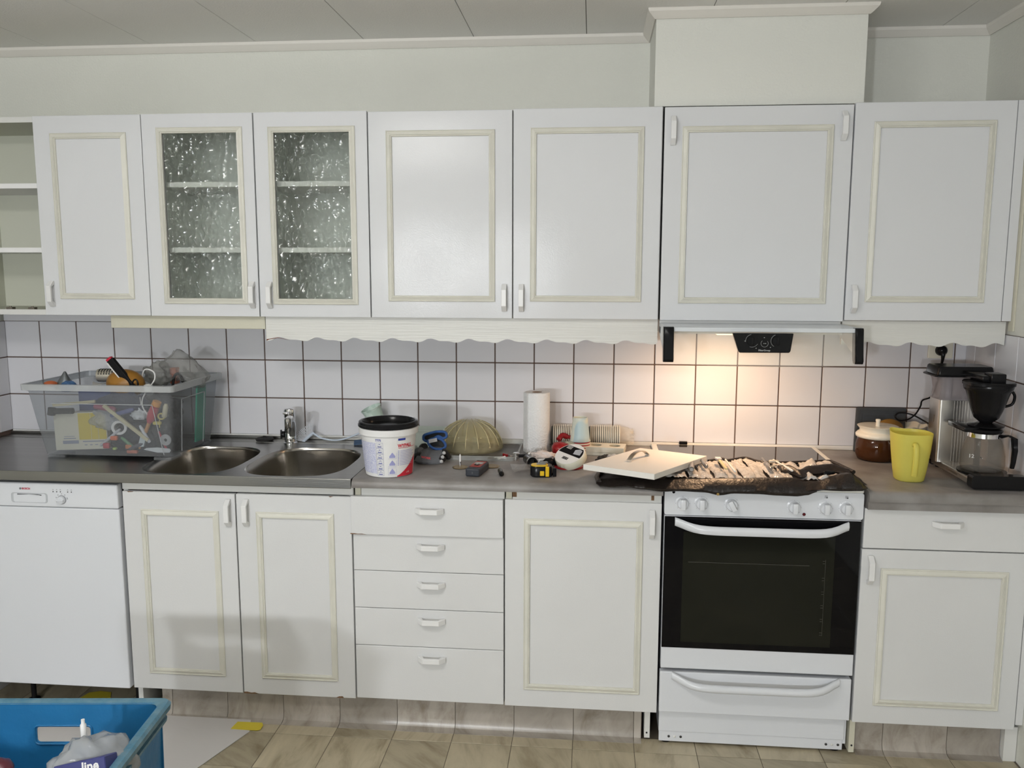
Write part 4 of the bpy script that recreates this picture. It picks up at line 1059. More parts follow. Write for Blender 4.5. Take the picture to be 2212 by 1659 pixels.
for i in range(8): box(bm, .025+i*.002, .0258+i*.002+(i % 2)*.0004, -.0044, -.004, -.004, .006)
link('barcode', bm, M_black, lb, world=False)
tag(link('crumpled_tissue', crumple(.610, -.330, WZ+.001, .050, .030, .020, 9, amp=.4), pm('tissue_pink', (.68, .60, .57), .8), smooth=80), 'crumpled pinkish white tissue in front of the paper towel roll', 'tissue')
t = thing('safety_goggles', 'black strap and grey lens goggles beside the masking tape', 'goggles', (.640, -.385, WZ), rotz=.5)
bm = BM(); R = [[Vector((x, -.010+.018*math.sin(a)*s, max(.001, .018+.016*math.cos(a)*s))) for a in [k*PI/8 for k in range(16)]] for x, s in ((-.040, .3), (-.030, .9), (-.008, 1), (0, .55), (.008, 1), (.030, .9), (.040, .3))]
rings(bm, R); bmesh.ops.recalc_face_normals(bm, faces=bm.faces); link('frame', bm, M_black, t, smooth=60, world=False)
bm = BM(); R = [[Vector((x, -.015+.016*math.sin(a)*s, .024+.012*math.cos(a)*s)) for a in [k*PI/8 for k in range(16)]] for x, s in ((.006, .4), (.012, .85), (.026, .85), (.034, .3))]
rings(bm, R); link('lens', bm, pm('grey_lens', (.10, .10, .13), .2), t, smooth=60, world=False)
bm = BM(); tube(bm, smoothpath([(-.038, -.005, .016), (-.052, -.020, .010), (-.045, -.038, .007), (-.020, -.042, .008)], 5), .005, 8, flat=.4); link('strap', bm, M_blackm, t, smooth=60, world=False)
tag(link('clear_bag', cloth(BM(), .545, -.455, WZ+.003, .075, .105, .25, .012, 8, n=16, thick=.0006), plastic_film('bag_film', (.78, .78, .78), .72, .10, bump=.8, bscale=60), smooth=80), 'small flat clear plastic bag left of the tape measure', 'plastic bag')
# tape measure
t = thing('tape_measure', 'yellow and black tape measure on the worktop', 'tape measure', (.612, -.520, WZ), rotz=.10)
Mye = pm('yellow_plastic', (.72, .46, .01), .35)
bm = BM(); R = []
for z, s in ((0, .90), (.004, 1), (.030, 1), (.035, .93)):
    R.append([Vector((x*s, y*s, z)) for x, y in rrect(0, 0, .037, .030, .022, 6)])
rings(bm, R); bmesh.ops.recalc_face_normals(bm, faces=bm.faces); link('case', bm, M_black, t, smooth=35, world=False)
bm = BM(); R = [[Vector((-.006+x*s, y*s, z)) for x, y in rrect(0, 0, .028, .023, .020, 6)] for z, s in ((.0352, 1), (.0375, .97))]
rings(bm, R); bmesh.ops.recalc_face_normals(bm, faces=bm.faces); link('cover', bm, Mye, t, world=False)
link('side_panel', nbox(-.006, .008, -.0325, -.029, .006, .022, bev=.002), Mye, t, world=False)
link('side_panel', nbox(.012, .024, -.0325, -.020, .003, .0355, bev=.002), Mye, t, world=False)
bm = nbox(.037, .045, -.022, -.004, .002, .012, bev=.002); box(bm, .036, .048, -.026, -.022, .002, .030, bev=.001, seg=1); link('mouth', bm, M_black, t, world=False)
bm = nbox(-.016, .014, -.008, .008, .0372, .0415, bev=.002); box(bm, -.006, .022, -.004, .010, .041, .0450, bev=.0015, rot=Matrix.Rotation(.3, 4, 'Z')); link('belt_clip', bm, pm('grey_metal', (.30, .31, .32), .4, .7), t, world=False)

# ------------------------------------------------------------------ white board with bow handle
ang = math.atan2(.325, .199)
t = thing('loose_board', 'white loose drawer front with arched steel handle lying on the tool roll', 'drawer front', (.955, -.492, .9225), rot=(-.02, .03, ang))
bm = nbox(-.189, .189, -.126, .126, 0, .018, bev=.0008, seg=1); link('panel', bm, pm('board_white', (.76, .74, .70), .38), t, world=False)
bm = BM(); R = []
for i in range(17):
    u = i/16; x = -.064+.128*u; z = .018+.003+.021*math.sin(PI*min(1, max(0, (u-.03)/.94)))**.6
    hw = .0075*(1-.0*abs(u-.5))
    R.append([Vector((x, -hw+.030, z)), Vector((x, hw+.030, z)), Vector((x, hw+.030, z+.003)), Vector((x, -hw+.030, z+.003))])
rings(bm, R); bmesh.ops.recalc_face_normals(bm, faces=bm.faces)
link('bow_handle', bm, pm('satin_nickel', (.50, .45, .38), .28, 1), t, smooth=40, world=False)
for xx in (-.062, .062): link('handle_foot', nbox(xx-.004, xx+.004, .022, .038, .018, .026, bev=.001, seg=1), M_chrome, t, world=False)

# ------------------------------------------------------------------ tool roll
t = thing('tool_roll', 'black fabric tool roll spread open over the stove front', 'tool roll', (1.2, -.5, .90))
Mfab = pm('black_nylon', (.014, .010, .009), .38, bump=.30, bscale=70)
def interp(L, x):
    if x <= L[0][0]: return L[0][1:]
    for a_, b_ in zip(L, L[1:]):
        if x <= b_[0]:
            k_ = (x-a_[0])/(b_[0]-a_[0]); k_ = k_*k_*(3-2*k_); return tuple(p+(q-p)*k_ for p, q in zip(a_[1:], b_[1:]))
    return L[-1][1:]
BK = [(.80, -.50), (.95, -.47), (1.10, -.40), (1.172, -.362), (1.22, -.335), (1.239, -.352), (1.303, -.305), (1.34, -.350), (1.392, -.373), (1.465, -.358), (1.567, -.334), (1.59, -.353), (1.62, -.47)]
bm = BM(); n1, n2 = 70, 16; V = []
for i in range(n1+1):
    x = .80+.82*i/n1; row = []; yb = interp(BK, x)[0]
    for j in range(n2+1):
        v = j/n2; y = -.612+(yb+.612)*v
        z = (.9005 if x > 1.0 else .8895)+.004*(1+noise.noise(Vector((x*18, y*18, 2))))
        row.append(bm.verts.new((x, y, z)))
    V.append(row)
fs = [bm.faces.new((V[i][j], V[i+1][j], V[i+1][j+1], V[i][j+1])) for i in range(n1) for j in range(n2)]
bmesh.ops.solidify(bm, geom=fs, thickness=-.0015)
link('base_sheet', bm, Mfab, t, smooth=70)
LOW = [(.791, .893), (.80, .884), (.852, .882), (.889, .884), (.933, .879), (.995, .873), (1.053, .876), (1.126, .874), (1.172, .866), (1.215, .873), (1.288, .873), (1.346, .870), (1.403, .869), (1.440, .874), (1.460, .884)]
UPP = [(.791, .900), (.89, .905), (.954, .905), (1.025, .905), (1.075, .908), (1.205, .912), (1.332, .916), (1.395, .918), (1.425, .911), (1.460, .903)]
def flap_loft(x0, x1, low, upp, yl, yu, depth, name, seed, n=60):
    bm = BM(); R = []
    for i in range(n+1):
        x = x0+(x1-x0)*i/n; zl = interp(low, x)[0]; zu = interp(upp, x)[0]; w1 = noise.noise(Vector((x*22, seed, 0))); w2 = noise.noise(Vector((x*31, seed, 4))); e = min(1, min(i, n-i)/3+.25)
        yy = yl(x) if callable(yl) else yl; yv = yu(x) if callable(yu) else yu
        zm = (zl+zu)/2
        R.append([Vector(p) for p in ((x, yy+.004, zl), (x, yy-.003-.004*w1, zl+.003), (x, yy-.006*e+.005*w2, zl+(zu-zl)*.35), (x, yy+(yv-yy)*.35-.003*w1, zl+(zu-zl)*.72+.002*w2), (x, yy+(yv-yy)*.75, zu-.001+.003*w1), (x, yv, zu+.001), (x, yv+.008, zu-.001), (x, yv+depth, zu-.006), (x, yv+depth*.8, max(zu-.012, zl+.002)), (x, yv+.004, max(zu-.014, zl+.003)), (x, yy+.010, zl+(zu-zl)*.35))])
    rings(bm, R); bmesh.ops.recalc_face_normals(bm, faces=bm.faces); return link(name, bm, Mfab, t, smooth=75)
flap_loft(.791, 1.462, LOW, UPP, -.640, -.598, .03, 'front_flap', 1)
LR = [(1.40, .872), (1.454, .884), (1.488, .890), (1.601, .890), (1.613, .898)]
UR = [(1.40, .906), (1.47, .909), (1.52, .924), (1.554, .934), (1.572, .937), (1.590, .922), (1.613, .903)]
flap_loft(1.42, 1.613, LR, UR, lambda x: -.640+.004*math.sin(x*40), lambda x: -.598, .035, 'front_flap', 6, 30)
L2 = [(1.38, .914), (1.404, .913), (1.43, .912), (1.47, .914), (1.543, .913), (1.592, .912)]
U2 = [(1.38, .930), (1.409, .937), (1.428, .933), (1.476, .937), (1.549, .938), (1.590, .930)]
Y2 = [(1.38, -.518), (1.404, -.540), (1.427, -.588), (1.47, -.545), (1.543, -.517), (1.592, -.545)]
flap_loft(1.38, 1.592, L2, U2, lambda x: interp(Y2, x)[0], lambda x: interp(Y2, x)[0]+.036, .02, 'inner_flap', 3, 34)
bm = BM(); pts = [Vector((x, y, .912+.004*noise.noise(Vector((x*20, 3, 3))))) for x, y in BK[3:]]
tube(bm, smoothpath(pts, 5), .0065, 8); link('back_edge', bm, Mfab, t, smooth=60)
bm = BM(); tube(bm, smoothpath([(.800, -.625, .898), (.793, -.56, .897), (.806, -.50, .896), (.85, -.468, .896), (.93, -.45, .896)], 5), .0075, 8, flat=.8); link('side_edge', bm, Mfab, t, smooth=60)
bm = BM(); lathe(bm, [(.0045, 0), (.0045, .002)], 12, (1.165, -.644, .872), my); link('press_stud', bm, pm('brass', (.7, .5, .2), .25, 1), t)
Mzip = plastic_film('zip_bag', (.74, .70, .66), .30, .16, bump=.6, bscale=45)
def pouch(x0, x1, y0, y1, ylim, z0, zh, seed):
    """crinkled clear pocket, a bulging patch"""
    bm = BM(); n, m = 16, 26; V = []
    for i in range(n+1):
        row = []
        for j in range(m+1):
            u, v = i/n, j/m; x = x0+(x1-x0)*u+.012*(v-.5)*math.sin(seed)+.004*math.sin(v*7+seed); ye = min(y1, ylim(x)-.004) if ylim else y1; y = y0+(ye-y0)*v
            e = (math.sin(PI*min(1, max(0, u))))**.5*min(1, (1-v)*6+.15)*min(1, v*8+.3)
            z = z0+zh*e*(.55+.9*noise.noise(Vector((x*36+seed, y*16+seed, seed))))+.008*abs(noise.noise(Vector((x*80+y*25, y*38, seed))))
            row.append(bm.verts.new((x, y, z)))
        V.append(row)
    fs = [bm.faces.new((V[i][j], V[i+1][j], V[i+1][j+1], V[i][j+1])) for i in range(n) for j in range(m)]
    link('zip_pouch', bm, Mzip, t, smooth=70, label='crinkled clear pouch with small parts')
bkf = lambda x: interp(BK, x)[0]
xs = [1.005, 1.042, 1.080, 1.118, 1.160, 1.205, 1.248, 1.290, 1.332, 1.375, 1.41]
for i, (a_, b_) in enumerate(zip(xs, xs[1:])):
    pouch(a_+.001, b_-.001, -.600 if a_ < 1.37 else -.59, -.30, bkf, .909, (.011, .008, .015, .007, .013, .009, .019, .008, .012, .010)[i], i*3.1)
for i, (a_, b_) in enumerate(((1.412, 1.458), (1.460, 1.520), (1.522, 1.575))): pouch(a_, b_, -.500, -.30, bkf, .910, (.014, .026, .018)[i], 50+i*2)
for i, (a_, b_) in enumerate(((1.43, 1.480), (1.482, 1.560))): pouch(a_, b_, -.592, -.548, None, .908, .018, 70+i*2)
stuff = [(1.100, -.50, 1.45, .15, .009, 0, 'thick steel bit in the tool roll beside the white board corner'),
         (1.140, -.47, 1.62, .12, .007, 0, 'slim steel bit in the tool roll left of the brush'),
         (1.222, -.50, 1.60, .17, .004, 2, 'long thin white rod right of the brush in the tool roll'),
         (1.345, -.46, 1.56, .16, .006, 0, 'steel file near the middle of the tool roll'),
         (1.392, -.48, 1.75, .16, .004, 2, 'thin white rail ending under the inner black flap'),
         (1.375, -.43, .3, .035, .006, 1, 'short beige rod behind the inner black flap'),
         (1.360, -.50, .9, .040, .004, 1, 'small beige stick in the right pockets of the tool roll'),
         (1.515, -.575, .3, .04, .007, 3, 'short dark bit between the two right flaps of the tool roll')]
Mins = [pm('silver_bits', (.30, .29, .28), .3, .9), pm('beige_bits', (.62, .56, .46), .5), pm('white_bits', (.78, .76, .72), .4), M_black]
for x, y, a, L_, r, mi, lb_ in stuff:
    tt = thing('tool_bit', lb_, 'tool', (x, y, .931), rotz=a)
    bm = BM(); lathe(bm, [(r*.6, -L_/2), (r, -L_/2+.004), (r, 0), (r*.7, .004), (r*.7, L_/2-.004), (r*.3, L_/2)], 10, (0, 0, 0), Matrix.Rotation(PI/2, 3, 'Y'))
    link('shank', bm, Mins[mi], tt, smooth=40, world=False)
tt = thing('paint_brush', 'little brush with yellow ferrule and pale handle in the tool roll', 'brush', (1.196, -.475, .936), rotz=1.60)
link('ferrule', nbox(.020, .045, -.009, .009, -.004, .004, bev=.001, seg=1), M_chrome, tt, world=False); link('bristles', nbox(.045, .060, -.009, .009, -.003, .003), M_paper, tt, world=False); link('handle', nbox(-.10, .020, -.005, .005, -.003, .003, bev=.002), pm('brush_yellow', (.60, .50, .25), .4), tt, world=False)
# black bag beside
tag(link('black_pouch', crumple(.822, -.345, WZ+.001, .030, .045, .016, 12, amp=.3), M_blackm, smooth=80), 'small black pouch behind the loose drawer front', 'pouch')
tag(link('plastic_wad', crumple(.852, -.352, WZ+.003, .028, .028, .018, 15, amp=.4), plastic_film('wad_film', (.74, .74, .76), .35, .2, bump=1), smooth=80), 'crumpled clear wrapping on the black pouch behind the drawer front', 'plastic wrap')

# ------------------------------------------------------------------ right side: jar, pot, jug, box, socket
Mbr = pm('brown_glass', (.075, .028, .010), .08, spec=.7)
def brown():
    m = plastic_film('brown_jar_glass', (.10, .035, .012), .50, .05); return m
t = thing('glass_jar', 'brown glass jar with cream lid and round knob', 'jar', (1.788, -.160, WZ))
bm = BM(); lathe(bm, [(.052, 0), (.064, .004), (.071, .022), (.071, .055), (.066, .078), (.062, .084)], 48, cap1=False); bmesh.ops.solidify(bm, geom=bm.faces[:], thickness=.003); link('glass', bm, brown(), t, smooth=60, world=False)
bm = BM(); lathe(bm, [(.066, .080), (.072, .084), (.073, .092), (.067, .099), (.060, .103), (.060, .112), (.067, .119), (.0685, .122), (.066, .123), (.04, .120), (.010, .121)], 48); link('lid', bm, pm('cream_ceramic', (.76, .72, .62), .25), t, smooth=50, world=False)
bm = BM(); lathe(bm, [(.0075, .120), (.0070, .136), (.0085, .140), (.0080, .145), (.004, .146)], 20); link('knob', bm, MATS['cream_ceramic'], t, smooth=50, world=False)
tag(link('garlic_bulb', crumple(1.800, -.165, WZ+.006, .020, .020, .017, 21, amp=.12), pm('garlic', (.70, .58, .45), .6), smooth=80), 'pale garlic bulb inside the brown glass jar', 'garlic')
t = thing('casserole', 'brown patterned casserole with cream inner bowl behind the yellow jug', 'casserole', (1.905, -.095, WZ))
bm = BM(); lathe(bm, [(.042, 0), (.055, .004), (.066, .030), (.070, .062), (.070, .080)], 48, cap1=False); link('body', bm, pm('brown_ceramic', (.16, .075, .02), .25, col2=(.03, .014, .006), vscale=40, vcontrast=(.35, .45)), t, smooth=60, world=False)
bm = BM(); R = []
for s, z in ((.070, .072), (.086, .080), (.089, .100), (.0915, .106), (.089, .107), (.084, .099), (.060, .060), (.02, .050)):
    R.append([Vector((s*(1+.02*math.cos(8*a))*math.cos(a), s*(1+.02*math.cos(8*a))*math.sin(a), z+.003*math.cos(8*a)*(1 if z > .09 else 0))) for a in [k*PI/32 for k in range(64)]])
rings(bm, R, cap0=False); bmesh.ops.recalc_face_normals(bm, faces=bm.faces); tt = tag(link('serving_bowl', bm, MATS['cream_ceramic'], smooth=60), 'cream fluted bowl nested in the brown casserole', 'bowl'); tt.location = (1.905, -.095, WZ+.010); tt.scale = (.82, .82, 1)
bm = BM(); lathe(bm, [(.010, 0), (.030, .006), (.045, .003), (.048, .010), (.030, .022), (.006, .030)], 28); tt = tag(link('amber_dish', bm, pm('amber_dish', (.30, .16, .04), .12), smooth=60), 'small amber glass dish behind the jar and bowl', 'dish'); tt.location = (1.865, -.050, WZ+.090); tt.rotation_euler = (.9, 0, 0)
# blue box in plastic
t = thing('tool_case', 'grey see-through plastic case with blue inlay leaning on the tiles', 'case', (1.835, -.022, WZ), rot=(.06, 0, 0))
bm = nbox(-.088, .088, -.018, .0, 0, .168, bev=.004); link('shell', bm, plastic_film('grey_case', (.20, .22, .24), .72, .15), t, world=False)
bm = nbox(-.070, .070, -.012, -.004, .080, .158); link('inlay', bm, pm('navy_blue', (.02, .045, .11), .5), t, world=False)
bm = BM()
for i in range(5): box(bm, -.060, .060-(i % 2)*.03, -.0128, -.012, .095+i*.012, .0968+i*.012)
box(bm, -.062, -.060, -.0128, -.012, .09, .15); box(bm, -.012, -.010, -.0128, -.012, .105, .145); box(bm, .018, .020, -.0128, -.012, .105, .145)
link('panel_line', bm, pm('blue_line', (.08, .14, .26), .5), t, world=False)
# jug
Myj = pm('yellow_translucent', (.62, .56, .03), .4)
m_ = Myj.node_tree.nodes['Principled BSDF']; m_.inputs['Transmission Weight'].default_value = .0; m_.inputs['Subsurface Weight'].default_value = .0
def jugmat():
    m = bpy.data.materials.new('yellow_jug_plastic'); m.use_nodes = True; nt = m.node_tree; b = nt.nodes['Principled BSDF']
    b.inputs['Base Color'].default_value = (.82, .79, .20, 1); b.inputs['Roughness'].default_value = .38
    tl = nt.nodes.new('ShaderNodeBsdfTranslucent'); tl.inputs[0].default_value = (.90, .85, .20, 1)
    mx = nt.nodes.new('ShaderNodeMixShader'); mx.inputs[0].default_value = .35; nt.links.new(b.outputs[0], mx.inputs[1]); nt.links.new(tl.outputs[0], mx.inputs[2])
    tr = nt.nodes.new('ShaderNodeBsdfTransparent'); tr.inputs[0].default_value = (.85, .75, .05, 1)
    m2 = nt.nodes.new('ShaderNodeMixShader'); m2.inputs[0].default_value = .16; nt.links.new(mx.outputs[0], m2.inputs[1]); nt.links.new(tr.outputs[0], m2.inputs[2])
    nt.links.new(m2.outputs[0], nt.nodes['Material Output'].inputs[0]); return m
MJ = jugmat()
t = thing('jug', 'yellow translucent plastic measuring jug on the right worktop', 'jug', (1.797, -.455, WZ), rotz=0)
bm = BM(); R = []
def jr(a, r, z, spout):
    k_ = math.exp(-((a-2.2)/.28)**2)*spout
    e = 3.2; c, s = math.cos(a), math.sin(a); q = (abs(c)**e+abs(s)**e)**(-1/e)
    return Vector((r*(q*.5+.5)*(1+.12*k_)*c, r*(q*.5+.5)*(1+.12*k_)*s, z+.004*k_))
for r, z, s in ((.040, 0, 0), (.044, .004, 0), (.050, .040, 0), (.057, .098, .1), (.060, .130, .4), (.062, .156, 1), (.060, .156, 1), (.058, .130, .4), (.055, .098, .1), (.048, .040, 0), (.041, .006, 0)):
    R.append([jr(2*PI*k/64, r, z, s) for k in range(64)])
rings(bm, R); bmesh.ops.recalc_face_normals(bm, faces=bm.faces); link('body', bm, MJ, t, smooth=50, world=False)
bm = BM(); ha = -1.72; c, s = math.cos(ha), math.sin(ha)
tube(bm, smoothpath([(c*.054, s*.054, .122), (c*.074, s*.074, .128), (c*.086, s*.086, .114), (c*.086, s*.086, .070), (c*.078, s*.078, .030)], 6), .0085, 12, flat=.8); link('handle', bm, MJ, t, smooth=60, world=False)
# wall socket + plug + cable
t = thing('wall_socket', 'cream wall socket on the tiles above the coffee maker', 'socket', (2.040, -.009, 1.285))
bm = nbox(-.043, .043, -.010, 0, -.048, .046, bev=.002); link('plate', bm, M_cr, t, world=False)
for zz in (.024, -.018):
    bm = BM(); lathe(bm, [(.020, 0), (.0195, .0015), (.0001, .0016)], 28, (0, -.010, zz), my, cap0=False); link('well', bm, M_black, t, world=False)
t = thing('power_plug', 'black mains plug in the wall socket behind the coffee maker', 'plug', (2.040, -.019, 1.267))
bm = BM(); lathe(bm, [(.019, .0015), (.019, .014), (.015, .020), (.008, .026), (.001, .027)], 28, (0, 0, 0), my); link('body', bm, M_black, t, smooth=50, world=False)
bm = BM(); tube(bm, [(0, -.018, -.004), (0, -.024, -.016), (0, -.022, -.030), (-.001, -.018, -.05)], [.009, .0075, .0055, .004], 12); link('strain_relief', bm, M_black, t, smooth=60, world=False)
bm = BM(); tube(bm, smoothpath([(2.039, -.037, 1.217), (2.036, -.020, 1.16), (2.02, -.022, 1.10), (1.978, -.045, 1.085), (1.966, -.06, 1.065), (1.945, -.07, 1.035), (1.915, -.08, 1.018), (1.885, -.09, 1.017), (1.868, -.095, 1.032), (1.885, -.09, 1.045), (1.925, -.10, 1.040), (1.965, -.14, 1.018), (1.99, -.20, 1.00)], 8), .0030, 8)
link('cord', bm, M_black, t, smooth=60, world=True)

# ------------------------------------------------------------------ coffee maker
t = thing('coffee_maker', 'brushed aluminium and black filter coffee maker in the right corner', 'coffee maker', (2.02, -.40, WZ))
x0, x1 = 1.937, 2.113
bm = nbox(x0+.004, x1-.010, -.555, -.250, WZ+.012, WZ+.034, bev=.004); link('base', bm, M_alu, t)
bm = nbox(x0+.002, x1-.006, -.580, -.546, WZ+.004, WZ+.046, bev=.010, seg=3, axis=1); link('front_panel', bm, M_black, t, smooth=40)
link('back_block', nbox(x0+.004, x1-.004, -.256, -.235, WZ+.006, WZ+.036, bev=.004), M_black, t)
for x in (x0+.028, x1-.028):
    for y in (-.545, -.260):
        bm = BM(); lathe(bm, [(.010, 0), (.011, .004), (.011, .013)], 14, (x, y, WZ)); link('foot', bm, M_black, t)
bm = BM(); box(bm, x0+.0035, x0+.0045, -.47, -.38, WZ+.020, WZ+.026); link('side_badge', bm, pm('badge_dark', (.10, .08, .06), .4), t)
# tower
tx0, tx1, ty0, ty1 = 1.925, 2.068, -.335, -.245
bm = nbox(tx0, tx1, ty0, ty1, WZ+.034, 1.130, bev=.008, seg=3, axis=2)
for i in range(9): box(bm, 1.972+i*.009, 1.9765+i*.009, ty0-.0009, ty0, WZ+.036, 1.128)
tw = link('tower', bm, M_alu, t, smooth=40)
bm = BM(); box(bm, tx0-.0006, tx0, -.300, -.292, 1.05, 1.075); link('switch_mark', bm, MATS['badge_dark'], tw)
bm = BM(); R = []
for z, s, sy2 in ((1.130, 1.06, 1.08), (1.136, 1.02, 1.0), (1.165, .98, .96), (1.195, 1.04, 1.02), (1.210, 1.14, 1.10)):
    R.append([Vector(((tx0+tx1)/2+p[0]*s, (ty0+ty1)/2+p[1]*sy2, z)) for p in rrect(0, 0, .0715, .045, .018)])
rings(bm, R, cap0=False, cap1=False); bmesh.ops.solidify(bm, geom=bm.faces[:], thickness=.002); bmesh.ops.recalc_face_normals(bm, faces=bm.faces)
link('water_tank', bm, plastic_film('tank_plastic', (.70, .68, .70), .72, .04), t, smooth=40, label='clear water tank')
bm = BM()
for dx_ in (-.030, .025): tube(bm, [((tx0+tx1)/2+dx_, -.29, 1.131), ((tx0+tx1)/2+dx_, -.29, 1.209)], .008, 14)
link('riser_tube', bm, plastic_film('tube_glass', (.85, .85, .87), .6, .05), t, smooth=60)
bm = BM(); R = []
for z, s in ((1.209, 1.0), (1.213, 1.0), (1.216, .93), (1.239, .89), (1.243, .85)):
    R.append([Vector((1.998+p[0]*s, -.292+p[1]*s, z)) for p in rrect(0, 0, .098, .062, .014)])
rings(bm, R); bmesh.ops.recalc_face_normals(bm, faces=bm.faces); link('tank_lid', bm, M_black, t, smooth=35)
# outlet arm
bm = nbox(1.985, 2.040, -.495, -.300, 1.212, 1.232, bev=.005); box(bm, 2.005, 2.050, -.510, -.455, 1.208, 1.240, bev=.004); link('outlet_arm', bm, M_black, t, smooth=35)
# filter basket
cx, cy = 2.019, -.462
bm = BM(); lathe(bm, [(.016, 1.078), (.020, 1.082), (.036, 1.095), (.046, 1.120), (.064, 1.180), (.070, 1.186), (.072, 1.196), (.070, 1.204), (.050, 1.206), (.02, 1.207)], 40, (cx, cy, 0), sx=1.0)
bk = link('filter_basket', bm, M_black, t, smooth=40)
bm = BM(); R = [[Vector((cx+p[0]*s, cy+p[1]*s, z)) for p in rrect(0, 0, .071, .066, .05, 8)] for z, s in ((1.199, .96), (1.201, 1), (1.209, 1), (1.212, .96))]
rings(bm, R); bmesh.ops.recalc_face_normals(bm, faces=bm.faces); link('basket_lid', bm, M_black, t, smooth=35)
bm = BM(); tube(bm, smoothpath([(cx+.062, cy-.012, 1.186), (cx+.074, cy-.014, 1.168), (cx+.070, cy-.012, 1.142), (cx+.050, cy-.008, 1.132)], 5), .0045, 8); link('basket_handle', bm, M_black, bk, smooth=60)
bm = BM(); lathe(bm, [(.030, 0), (.052, .002), (.054, .006), (.030, .012), (.014, .014)], 36, (cx, cy, 1.066)); box(bm, cx-.075, cx-.03, cy-.03, cy+.10, 1.052, 1.068, bev=.003); link('drip_bracket', bm, M_black, t, smooth=35)
# carafe
t2 = thing('coffee_carafe', 'glass coffee carafe with black lid and handle on the hot plate', 'carafe', (cx-.005, cy-.005, WZ+.041))
hp = BM(); lathe(hp, [(.062, .034), (.072, .036), (.072, .040), (.060, .041)], 40, (cx-.005, cy-.005, WZ)); link('hot_plate', hp, M_black, t, smooth=35)
bm = BM(); lathe(bm, [(.050, 0), (.062, .004), (.066, .020), (.064, .050), (.056, .085), (.046, .108), (.043, .120)], 48, cap1=False); bmesh.ops.solidify(bm, geom=bm.faces[:], thickness=.0018)
link('glass', bm, plastic_film('carafe_glass', (.80, .78, .75), .93, .03), t2, smooth=60, world=False)
bm = BM(); lathe(bm, [(.0440, .106), (.0470, .107), (.0455, .122), (.0425, .122)], 40, cap0=False, cap1=False); link('metal_band', bm, M_chrome, t2, smooth=40, world=False)
bm = BM(); lathe(bm, [(.044, .120), (.050, .122), (.054, .128), (.050, .134), (.030, .138), (.012, .146), (.010, .150)], 40); link('lid', bm, M_black, t2, smooth=40, world=False)
bm = BM(); R = []
for p, w_ in (((.040, -.012, .112), .010), ((.062, -.022, .116), .0115), ((.078, -.030, .108), .011), ((.082, -.032, .070), .0095), ((.080, -.031, .030), .008), ((.078, -.030, .012), .007)):
    R.append([Vector((p[0]+a*w_, p[1]+b*w_*.9, p[2]+c_*w_*.0)) for a, b, c_ in ((-.6, -1, 0), (.6, -1, 0), (.8, 0, 0), (.6, 1, 0), (-.6, 1, 0), (-.8, 0, 0))])
R[0] = [v+Vector((0, 0, dz)) for v, dz in zip(R[0], (.006, -.006, -.008, -.006, .006, .008))]
rings(bm, R); bmesh.ops.recalc_face_normals(bm, faces=bm.faces); link('handle', bm, M_black, t2, smooth=50, world=False)
link('lettering', text_bm('12', .016, .0003, lambda u, v: Vector((-.052+u*.9, -.0405-.002+u*-.6, .052+v))), pm('white_print', (.6, .6, .58), .5), t2, world=False)
bm = BM(); box(bm, -.010, .006, .030, .040, .004, .10); link('measure_strip', bm, pm('strip_dark', (.10, .09, .08), .5), t2, world=False)

# ------------------------------------------------------------------ plastic tote with tools
M_tote = plastic_film('tote_plastic', (.66, .68, .70), .82, .22, bump=.12, bscale=30)
t = thing('storage_tote', 'large clear plastic storage tote full of tools on the steel worktop', 'storage box', (-.94, -.27, WZ))
TX0, TX1, TY0, TY1, TZ = -1.185, -.700, -.430, -.115, 1.155
def tote_ring(f, z, ext=0, r=.02):
    # f: 0 base .. 1 rim
    xa = -1.172+(-1.207+1.172)*f-ext; xb = -.698+(-.672+.698)*f+ext; ya = -.432+(-.466+.432)*f-ext; yb = -.110+(-.082+.110)*f+ext
    return [Vector((p[0], p[1], z)) for p in rrect((xa+xb)/2, (ya+yb)/2, (xb-xa)/2, (yb-ya)/2, r)]
bm = BM(); R = [tote_ring(0, WZ+.010, -.01), tote_ring(0, WZ+.013), tote_ring(.5, WZ+.13), tote_ring(.92, 1.130), tote_ring(.95, 1.136, .008), tote_ring(1, 1.152, .010), tote_ring(1, 1.156, .008), tote_ring(1, 1.156, 0)]
rings(bm, R, cap1=False); bmesh.ops.recalc_face_normals(bm, faces=bm.faces)
link('body', bm, M_tote, t, smooth=35)
# rim band (thicker) and ribs
bm = BM(); R = [tote_ring(1, 1.134, .004), tote_ring(1, 1.136, .013), tote_ring(1, 1.157, .014), tote_ring(1, 1.158, .001)]
rings(bm, R, cap0=False, cap1=False); link('rim', bm, plastic_film('tote_rim', (.72, .74, .75), .50, .25), t, smooth=35)
M_rib = plastic_film('tote_rib', (.66, .68, .70), .5, .25)
bm = BM()
def onf(x, f, off=0): return Vector((x, -.432-.034*f-off, WZ+.013+(1.136-WZ-.013)*f))
for a, b in ((onf(-1.115, .80, .002), onf(-.745, .80, .002)), (onf(-.745, .80, .002), onf(-.725, .03, .002)), (onf(-.785, .92, .002), onf(-.785, .80, .002))): tube(bm, [a, b], .0016, 5)
for yy in (-.36, -.19): tube(bm, [(-.6965, yy, WZ+.02), (-.677, yy*1.06, 1.10)], .0018, 5)
tube(bm, [(-.677, -.38, 1.10), (-.677, -.20, 1.10)], .0018, 5)
link('rib', bm, M_rib, t)
for xa, xb, ya, yb in ((-1.165, -1.10, -.428, -.36), (-.765, -.70, -.434, -.36), (-1.165, -1.10, -.17, -.112), (-.765, -.70, -.17, -.112)):
    link('foot', nbox(xa, xb, ya, yb, WZ, WZ+.0105, bev=.002), M_tote, t)
FL = WZ+.016
